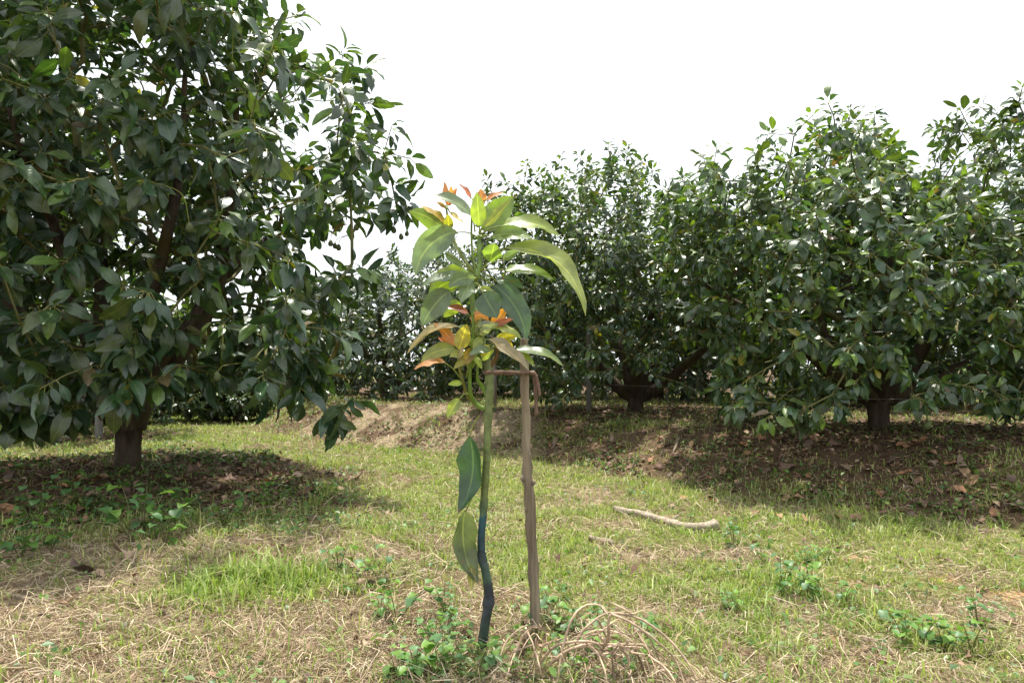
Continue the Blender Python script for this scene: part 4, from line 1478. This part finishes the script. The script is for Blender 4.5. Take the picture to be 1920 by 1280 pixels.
fallen('bent pale fallen branch lying on the grassy lane right of the stake', [(1150, 960), (1185, 966), (1220, 975), (1255, 985), (1285, 994), (1300, 996), (1342, 990)], .026, 1)
fallen('short brown stick on the lane between stake and bent branch', [(1106, 1013), (1125, 1018), (1152, 1025)], .018, 2, M_STAKE, False)
fallen('dark fallen stick in the sunlit grass left of the left trunk', [(98, 834), (120, 831), (145, 828)], .035, 3, M_BARK, False)
fallen('thin upright dead twig on the bank below the mid tree', [(1262, 850), (1268, 838), (1274, 824)], .012, 4, M_STAKE, False)
fallen('thin dead twig on the bank at the right edge', [(1808, 984), (1825, 993), (1842, 1000)], .012, 5, M_STAKE, False)
fallen('thin bent stick in the straw at the lower left', [(18, 1118), (70, 1132), (105, 1148)], .008, 6, M_STAKE, False)
fallen('dark twig under the left tree beside its trunk', [(170, 862), (195, 853), (218, 849)], .012, 8, M_BARK, False)

# ------------------------------------------------------------------ posts and wires of the right row
M_POST = bark_material('grey_post', (.20, .19, .17), (.36, .34, .31), 30, stretch=.2, bump=.4)
mw, tw_ = new_mat('galvanised_wire')
pw = N(tw_, 'ShaderNodeBsdfPrincipled')
pw.inputs['Base Color'].default_value = (.30, .30, .29, 1)
pw.inputs['Metallic'].default_value = .7
pw.inputs['Roughness'].default_value = .45
ow = N(tw_, 'ShaderNodeOutputMaterial')
tw_.links.new(pw.outputs[0], ow.inputs[0])


def post(x, y, h, r, label):
    z = float(gz(x, y)) - .08
    t = thing('fence_post', label, 'post', (x, y, z), 'posts carrying the wires')
    mb = MB()
    pt = np.array([[0, 0, 0], [.004, 0, h * .4], [-.003, 0, h * .8], [0, 0, h], [0, 0, h + .012]])
    mb.tube(pt, [r, r * .97, r * .95, r * .94, r * .6], 10, (1, 1, 1), .08, 3)
    obj('shaft', mb.mesh('shaft'), M_POST, t)
    m2 = MB()
    m2.tube(np.array([[-r * 1.1, -r * .6, h * .82], [0, -r * 1.25, h * .82], [r * 1.1, -r * .6, h * .82]]), .003, 6)
    obj('staple', m2.mesh('staple'), mw, t)


p1 = (1.02, 9.1)
p2 = (-.26, 10.3)
p3 = (5.0, 5.15)
post(p1[0], p1[1], 1.35, .035, 'thin grey post at the left of the mid tree trunk')
post(p2[0], p2[1], 1.35, .03, 'thin grey post seen between sapling stem and stake')
post(p3[0], p3[1], 1.35, .035, 'grey post at the right edge among the leaves')
gp = hit(185, 822)
post(float(gp[0]), float(gp[1]), .42, .05, 'short grey stump post seen left of the left trunk')


def wire(label, pts, r=.0019):
    pts = catmull(pts, 8)
    b = pts[0].copy()
    V, Q, caps = tube_arrays(pts - b, r, 6)
    o = obj('fence_wire', fast_mesh('fence_wire', V, [Q] + caps), mw, None, tuple(b))
    tag(o, label, 'wire')


def wz(p, h, dy=-.04):
    return np.array([p[0], p[1] + dy, float(gz(p[0], p[1])) + h])


wire('upper thin metal wire strung through the right row of trees', [wz((-3.6, 11.2), 1.0), wz(p2, 1.02), wz(p1, 1.0), (2.0, 7.6, 1.27), (2.9, 6.0, 1.25), wz(p3, 1.0)])
wire('lower thin metal wire strung through the right row of trees', [wz(p2, .34), wz(p1, .36), (2.25, 7.2, .72), (3.0, 6.05, .68), wz(p3, .38)])

# ------------------------------------------------------------------ fallen leaves, each its own
def dead_leaf_mesh(seed):
    r = np.random.default_rng(seed)
    tv, tri, quad, uv, pet = leaf_template(r.uniform(-.9, .9), r.uniform(-.5, .8), .35, r.uniform(-1.2, 1.2), .24, seed, seed % 2)
    c = np.array([(.20, .115, .075), (.16, .10, .075), (.26, .14, .075), (.23, .17, .12), (.13, .09, .07), (.30, .19, .11)][seed % 6])
    tv = tv - np.array([0, .5, 0])
    me = fast_mesh('fallen_leaf', tv, [tri, quad], np.repeat(c[None], len(tv), 0), uv)
    me.materials.append(M_LITTER)
    return me, float(tv[:, 2].min())


DEAD = [dead_leaf_mesh(k) for k in range(12)]


def drop_leaf(x, y, size, label, group, v=None, up=0):
    v = int(rng.integers(0, 12)) if v is None else v
    me, lo = DEAD[v]
    o = obj('fallen_leaf', me)
    e = .05
    nx_ = -(float(gz(x + e, y)) - float(gz(x - e, y))) / (2 * e)
    ny_ = -(float(gz(x, y + e)) - float(gz(x, y - e))) / (2 * e)
    q = Vector((nx_ + rng.normal(0, .15), ny_ + rng.normal(0, .15), 1)).to_track_quat('Z', 'Y')
    o.rotation_mode = 'QUATERNION'
    from mathutils import Quaternion
    o.rotation_quaternion = q @ Quaternion((0, 0, 1), rng.random() * 6.28)
    o.location = (x, y, float(gz(x, y)) - lo * size * .55 + .012 + up)
    o.scale = (size,) * 3
    tag(o, label, 'leaf', group)


GA = ('dry brown fallen leaf in the shade under the left tree', 'fallen leaves under the left tree')
for (px, py, s) in ((330, 905, .24), (400, 925, .16), (190, 905, .18), (270, 940, .15), (470, 930, .15), (575, 930, .2), (110, 895, .14), (360, 890, .17), (420, 885, .15), (230, 925, .16), (60, 930, .14), (130, 945, .15), (505, 905, .14), (300, 870, .15), (440, 905, .14), (560, 895, .13), (20, 900, .14), (160, 880, .16)):
    h = hit(px, py)
    drop_leaf(h[0], h[1], s, *GA)
for q in range(60):
    a = rng.random() * 6.28
    rr = 1.75 * math.sqrt(rng.random())
    drop_leaf(-2.94 + rr * math.cos(a), 5.15 + rr * math.sin(a) * .85, rng.uniform(.10, .17), *GA)
GB = ('dry brown fallen leaf scattered on the bank below the right row', 'fallen leaves on the bank')
for (px, py, s) in ((1480, 882, .17), (1440, 885, .13), (1265, 858, .13), (1385, 870, .13), (1820, 910, .15), (1808, 893, .13), (1750, 872, .12), (1570, 975, .13), (1605, 975, .12), (1695, 986, .12), (1710, 970, .10), (1330, 938, .1), (1285, 938, .09), (1210, 910, .08), (1025, 790, .1), (1100, 795, .1), (1910, 955, .17), (1585, 880, .13)):
    h = hit(px, py)
    drop_leaf(h[0], h[1], s, *GB)
for q in range(110):
    px, py = rng.uniform(1000, 1900), 0
    py = rng.uniform(800, 990) if px > 1250 else rng.uniform(785, 880)
    h = hit(px, py)
    drop_leaf(h[0], h[1], rng.uniform(.08, .15), *GB)
h = hit(238, 1052)
drop_leaf(h[0], h[1], .16, 'curled pale brown dead leaf in the straw at the lower left', None, 3, .015)
h = hit(150, 1082)
drop_leaf(h[0], h[1], .16, 'dark curled dead leaf in the straw at the left edge', None, 4, .01)

# ------------------------------------------------------------------ weeds
def weed_meshes(seed):
    r = np.random.default_rng(seed)
    stems, leaves = [], []
    for s in range(r.integers(3, 6)):
        az = r.random() * 6.28
        inc = r.uniform(.15, .8)
        ht = r.uniform(.09, .2)
        tip = np.array([math.cos(az) * math.sin(inc), math.sin(az) * math.sin(inc), math.cos(inc)]) * ht
        mid = tip * .5 + np.array([0, 0, .02])
        pts = catmull([np.array([0, 0, -.01]), mid, tip], 4)
        V, Q, caps = tube_arrays(pts, np.linspace(.0022, .0012, len(pts)), 5)
        me = fast_mesh('stem', V, [Q] + caps, np.repeat(np.array([[.13, .15, .05]]), len(V), 0))
        me.materials.append(M_WEED)
        stems.append(me)
        for k in range(r.integers(3, 6)):
            t = 1 - k * .22
            b = pts[int(t * (len(pts) - 1))] if t > 0 else pts[1]
            a2 = az + k * 2.4 + r.normal(0, .3)
            leaves.append((b, a2, r.uniform(-.5, .55), r.uniform(.035, .072)))
    return stems, leaves


def weed_leaf_mesh(seed):
    tv, tri, quad, uv, pet = leaf_template(.5, .3, .15, .2, .34, seed, 0)
    c = [(.10, .20, .045), (.075, .16, .05), (.13, .24, .04), (.09, .18, .07)][seed % 4]
    cc = np.repeat(np.array(c)[None], len(tv), 0)
    me = fast_mesh('leaf', tv, [tri, quad], cc, uv)
    me.materials.append(M_WEED)
    return me


WEED_LEAF = [weed_leaf_mesh(k) for k in range(8)]
WEEDS = [weed_meshes(200 + k) for k in range(7)]


def plant_weed(x, y, s, label, group, v=None):
    v = int(rng.integers(0, len(WEEDS))) if v is None else v
    stems, leaves = WEEDS[v]
    t = thing('weed_plant', label, 'weed', (x, y, float(gz(x, y))), group)
    t.rotation_euler = (0, 0, rng.random() * 6.28)
    t.scale = (s,) * 3
    for me in stems:
        o = bpy.data.objects.new('stem', me)
        COL.objects.link(o)
        o.parent = t
    for q, (b, a, inc, ln) in enumerate(leaves):
        o = bpy.data.objects.new('leaf', WEED_LEAF[(q + v) % 8])
        COL.objects.link(o)
        o.parent = t
        o.location = tuple(b)
        o.rotation_euler = (inc, 0, a)
        o.scale = (ln,) * 3


for (px, py, s) in ((838, 1200, .75), (812, 1222, .7), (858, 1258, .8), (1032, 1145, .8), (1024, 1172, .85), (1050, 1180, .8), (1075, 1192, .8), (1040, 1240, .7),
                    (780, 1278, .9), (745, 1283, .8), (825, 1283, .9), (890, 1290, .8), (1105, 1232, .7), (1200, 1205, .8), (1225, 1195, .7), (965, 1150, .5), (1060, 1130, .6), (1120, 1178, .6), (850, 1180, .5), (1160, 1265, .7)):
    h = hit(px, py)
    if px < 900:
        lb = ('low green weed at the lower edge left of the sapling stem', 'weeds left of the sapling') if py > 1240 else ('small leafy weed in the straw just left of the sapling foot', 'weeds left of the sapling foot')
    elif px < 1000:
        lb = ('small green weed between the sapling foot and the stake', 'weeds between sapling and stake')
    elif py < 1200 and px < 1080:
        lb = ('leafy green weed hugging the foot of the stake', 'weeds at the stake foot')
    else:
        lb = ('green weed growing among the dry vine stems', 'weeds among the dry vines')
    plant_weed(h[0], h[1], s * .85, *lb)
W2 = ('low green weed standing in the grass of the lane on the right', 'weeds in the lane')
for (px, py, s) in ((1465, 1115, 1.1), (1490, 1125, .9), (1520, 1112, 1.2), (1535, 1130, 1.0), (1580, 1135, .9), (1700, 1215, 1.0), (1730, 1205, .9), (1770, 1222, 1.0), (1820, 1220, 1.0), (1690, 1190, .8), (1375, 1030, 1.0), (1430, 1055, .8), (1515, 1060, .9), (1550, 1058, .8), (1180, 935, .9), (1370, 1150, .8), (1835, 1180, .9)):
    h = hit(px, py)
    plant_weed(h[0], h[1], s * .8, *W2)
W3 = ('leafy weed on the terrace in front of the left tree', 'weeds in front of the left tree')
for (px, py, s) in ((255, 1020, 1.5), (290, 1015, 1.4), (310, 1022, 1.2), (270, 995, 1.2), (200, 960, 1.3), (350, 960, 1.2), (120, 970, 1.3), (60, 990, 1.2), (450, 965, 1.1), (420, 985, 1.0), (500, 950, 1.0), (40, 1050, 1.2), (95, 1035, 1.0), (720, 1100, .8), (745, 1168, .9), (715, 1165, .7), (835, 1160, .7), (635, 1075, .9)):
    h = hit(px, py)
    plant_weed(h[0], h[1], s, *W3)

# ------------------------------------------------------------------ grass, straw, ground cover, litter (uncountable)
def scatter(n, rmin, rmax, k, seed, half=50):
    r = np.random.default_rng(seed)
    u = r.random(n)
    e = 2 - k
    rr = (rmin ** e + u * (rmax ** e - rmin ** e)) ** (1 / e)
    th = (r.random(n) * 2 - 1) * R(half)
    return rr * np.sin(th), rr * np.cos(th), rr, r


def blades(n, seed):
    x, y, rr, r = scatter(n, 1.35, 15, 1.55, seed)
    # clumps: pull blades toward tuft centres
    g, s, c, und, bank = cover(x, y)
    cl = fbm(x, y, 9, 71, 2)
    prob = np.clip(g * (.30 + 1.5 * sstep((cl - .4) / .3)), 0, 1)
    ok = r.random(n) < prob
    x, y, rr, g, und, cl = x[ok], y[ok], rr[ok], g[ok], und[ok], cl[ok]
    n = len(x)
    tall = np.exp(-(((x - TUFT[0]) / .42) ** 2 + ((y - TUFT[1]) / .2) ** 2))
    patch = fbm(x, y, 2.2, 77, 2)
    tall = tall * sstep((fbm(x, y, 6, 79, 2) - .25) / .35)
    h = r.gamma(4, .0078, n) * (.5 + 1.0 * patch) * (1 + 1.8 * tall) * (1 + .03 * rr)
    h = np.clip(h, .008, .16)
    wd = r.uniform(.0010, .0024, n) * (1 + .16 * rr) * (1 + .7 * tall)
    az = r.random(n) * 6.28
    lean = r.gamma(3, .22, n)
    d = np.stack([np.cos(az), np.sin(az), np.zeros(n)], -1)
    sv = np.stack([-np.sin(az), np.cos(az), np.zeros(n)], -1)
    b = np.stack([x, y, gz(x, y) - .004], -1)
    up = np.array([0, 0, 1.])
    mid = b + (up * .6 + d * (lean * .28)[:, None]) * h[:, None]
    tip = b + (up * np.clip(1 - .28 * lean, .15, 1)[:, None] + d * (lean * .95)[:, None]) * h[:, None]
    wv = sv * wd[:, None]
    V = np.stack([b - wv, b + wv, mid + wv * .8, mid - wv * .8, tip], 1).reshape(-1, 3)
    o = np.arange(n)[:, None] * 5
    pal = np.array([(.17, .26, .05), (.24, .31, .075), (.30, .34, .11), (.34, .355, .14), (.44, .41, .24)])
    pi = np.clip((r.random(n) * 3.4 + 1.6 * (fbm(x, y, 1.7, 81) - .3) * 2).astype(int), 0, 4)
    col = pal[pi] * r.uniform(.75, 1.2, (n, 1))
    col = col * (1 - .25 * tall[:, None]) + np.array([.14, .25, .04]) * .25 * tall[:, None]
    return fast_mesh('grass', V, [o + np.array([0, 1, 2, 3]), o + np.array([3, 2, 4])], np.repeat(col, 5, 0))


go = obj('grass', blades(560000, 301), M_GRASS)
tag(go, 'short patchy yellow green grass on the lane and terrace', 'grass', kind='stuff')


def straws(n, seed):
    x, y, rr, r = scatter(n, 1.3, 13, 1.75, seed)
    g, s, c, und, bank = cover(x, y)
    ok = r.random(n) < np.clip(s * .85, 0, 1)
    x, y, rr = x[ok], y[ok], rr[ok]
    n = len(x)
    ln = np.clip(r.gamma(1.8, .026, n), .01, .24) * (1 + .02 * rr)
    wd = r.uniform(.0004, .0011, n) * (1 + .17 * rr)
    az = r.random(n) * 6.28 + 2.2 * (fbm(x, y, 2.5, 91) - .5)
    d = np.stack([np.cos(az), np.sin(az)], -1)
    bend = r.normal(0, .16, n)
    lift = np.abs(r.normal(0, .010, n)) + .002
    rise = np.abs(r.normal(0, .018, n)) * np.clip(ln / .08, .3, 1.6)
    pts = []
    for s_, a_ in ((-.5, 0), (0, 1), (.5, 0)):
        px = x + d[:, 0] * ln * s_ - d[:, 1] * bend * ln * a_
        py = y + d[:, 1] * ln * s_ + d[:, 0] * bend * ln * a_
        pz = gz(px, py) + lift + rise * (a_ if True else 0) + (np.where(r.random(n) < .3, rise * 1.2, 0) if s_ > 0 else 0)
        pts.append(np.stack([px, py, pz], -1))
    tilt = r.random(n) * PI
    wv = np.stack([-d[:, 1] * np.cos(tilt), d[:, 0] * np.cos(tilt), np.abs(np.sin(tilt))], -1) * wd[:, None]
    V = np.stack([pts[0] - wv, pts[0] + wv, pts[1] + wv, pts[1] - wv, pts[2] + wv * .6, pts[2] - wv * .6], 1).reshape(-1, 3)
    o = np.arange(n)[:, None] * 6
    pal = np.array([(.43, .34, .23), (.32, .235, .15), (.52, .43, .32), (.22, .155, .10), (.38, .32, .19)])
    col = pal[r.integers(0, 5, n)] * r.uniform(.7, 1.2, (n, 1))
    return fast_mesh('straw', V, [o + np.array([0, 1, 2, 3]), o + np.array([3, 2, 4, 5])], np.repeat(col, 6, 0))


so = obj('straw', straws(390000, 302), M_STRAW)
tag(so, 'dry mown straw matted over the terrace and lane', 'straw', kind='stuff')


def small_leaves(n, seed, kind):
    x, y, rr, r = scatter(n, 1.35, 13, 1.5, seed)
    g, s, c, und, bank = cover(x, y)
    cl = fbm(x, y, 3.2, 95, 3)
    cl2 = fbm(x, y, 11, 96, 2)
    if kind == 'weed':
        pr = (.10 + .75 * bank + .45 * und + .5 * sstep((sd_terr(x, y)) / .2) * sstep((y - 3.2) / .5)) * sstep((cl - .42) / .2) * (.25 + 1.2 * sstep((cl2 - .4) / .3))
        pr = pr + .3 * np.exp(-(((x - .05) / .42) ** 2 + ((y - 1.95) / .28) ** 2)) * (cl2 > .45)
    else:
        pr = .03 + .8 * und * sstep((cl2 - .3) / .3) + .45 * bank * sstep((cl - .35) / .2)
    ok = r.random(n) < np.clip(pr, 0, 1)
    x, y, rr = x[ok], y[ok], rr[ok]
    n = len(x)
    ln = (r.uniform(.014, .034, n) if kind == 'weed' else r.uniform(.015, .06, n)) * (1 + .05 * rr)
    az = r.random(n) * 6.28
    tl = r.normal(.3, .35, n) if kind == 'weed' else r.normal(.05, .3, n)
    d = np.stack([np.cos(az) * np.cos(tl), np.sin(az) * np.cos(tl), np.sin(tl)], -1)
    nn = np.stack([r.normal(0, .3, n), r.normal(0, .3, n), np.ones(n)], -1)
    nn = unit(nn - d * (nn * d).sum(1)[:, None])
    sv = np.cross(d, nn)
    z = gz(x, y) + (np.abs(r.normal(0, .028, n)) + .004 if kind == 'weed' else np.abs(r.normal(0, .006, n)) + .006)
    b = np.stack([x, y, z], -1)
    w_ = ln * (r.uniform(.25, .42, n) if kind == 'weed' else r.uniform(.14, .3, n))
    fo = nn * (w_ * r.uniform(.1, .6, n))[:, None]
    V = np.stack([b, b + d * (ln * .5)[:, None] + sv * w_[:, None] + fo, b + d * ln[:, None], b + d * (ln * .5)[:, None] - sv * w_[:, None] + fo], 1).reshape(-1, 3)
    o = np.arange(n)[:, None] * 4
    if kind == 'weed':
        pal = np.array([(.09, .17, .04), (.12, .21, .05), (.07, .14, .045), (.16, .23, .06)])
    else:
        pal = np.array([(.16, .10, .065), (.22, .14, .09), (.11, .075, .055), (.28, .20, .13)])
    col = pal[r.integers(0, 4, n)] * r.uniform(.7, 1.25, (n, 1))
    return fast_mesh(kind, V, [o + np.array([0, 1, 2]), o + np.array([0, 2, 3])], np.repeat(col, 4, 0), smooth=False)


wo_ = obj('ground_cover', small_leaves(190000, 303, 'weed'), M_WEED)
tag(wo_, 'small green creeping ground cover on bank and under trees', 'ground cover', kind='stuff')
lo_ = obj('leaf_litter', small_leaves(150000, 304, 'litter'), M_LITTER)
tag(lo_, 'brown crumbled leaf litter under the trees', 'leaf litter', kind='stuff')
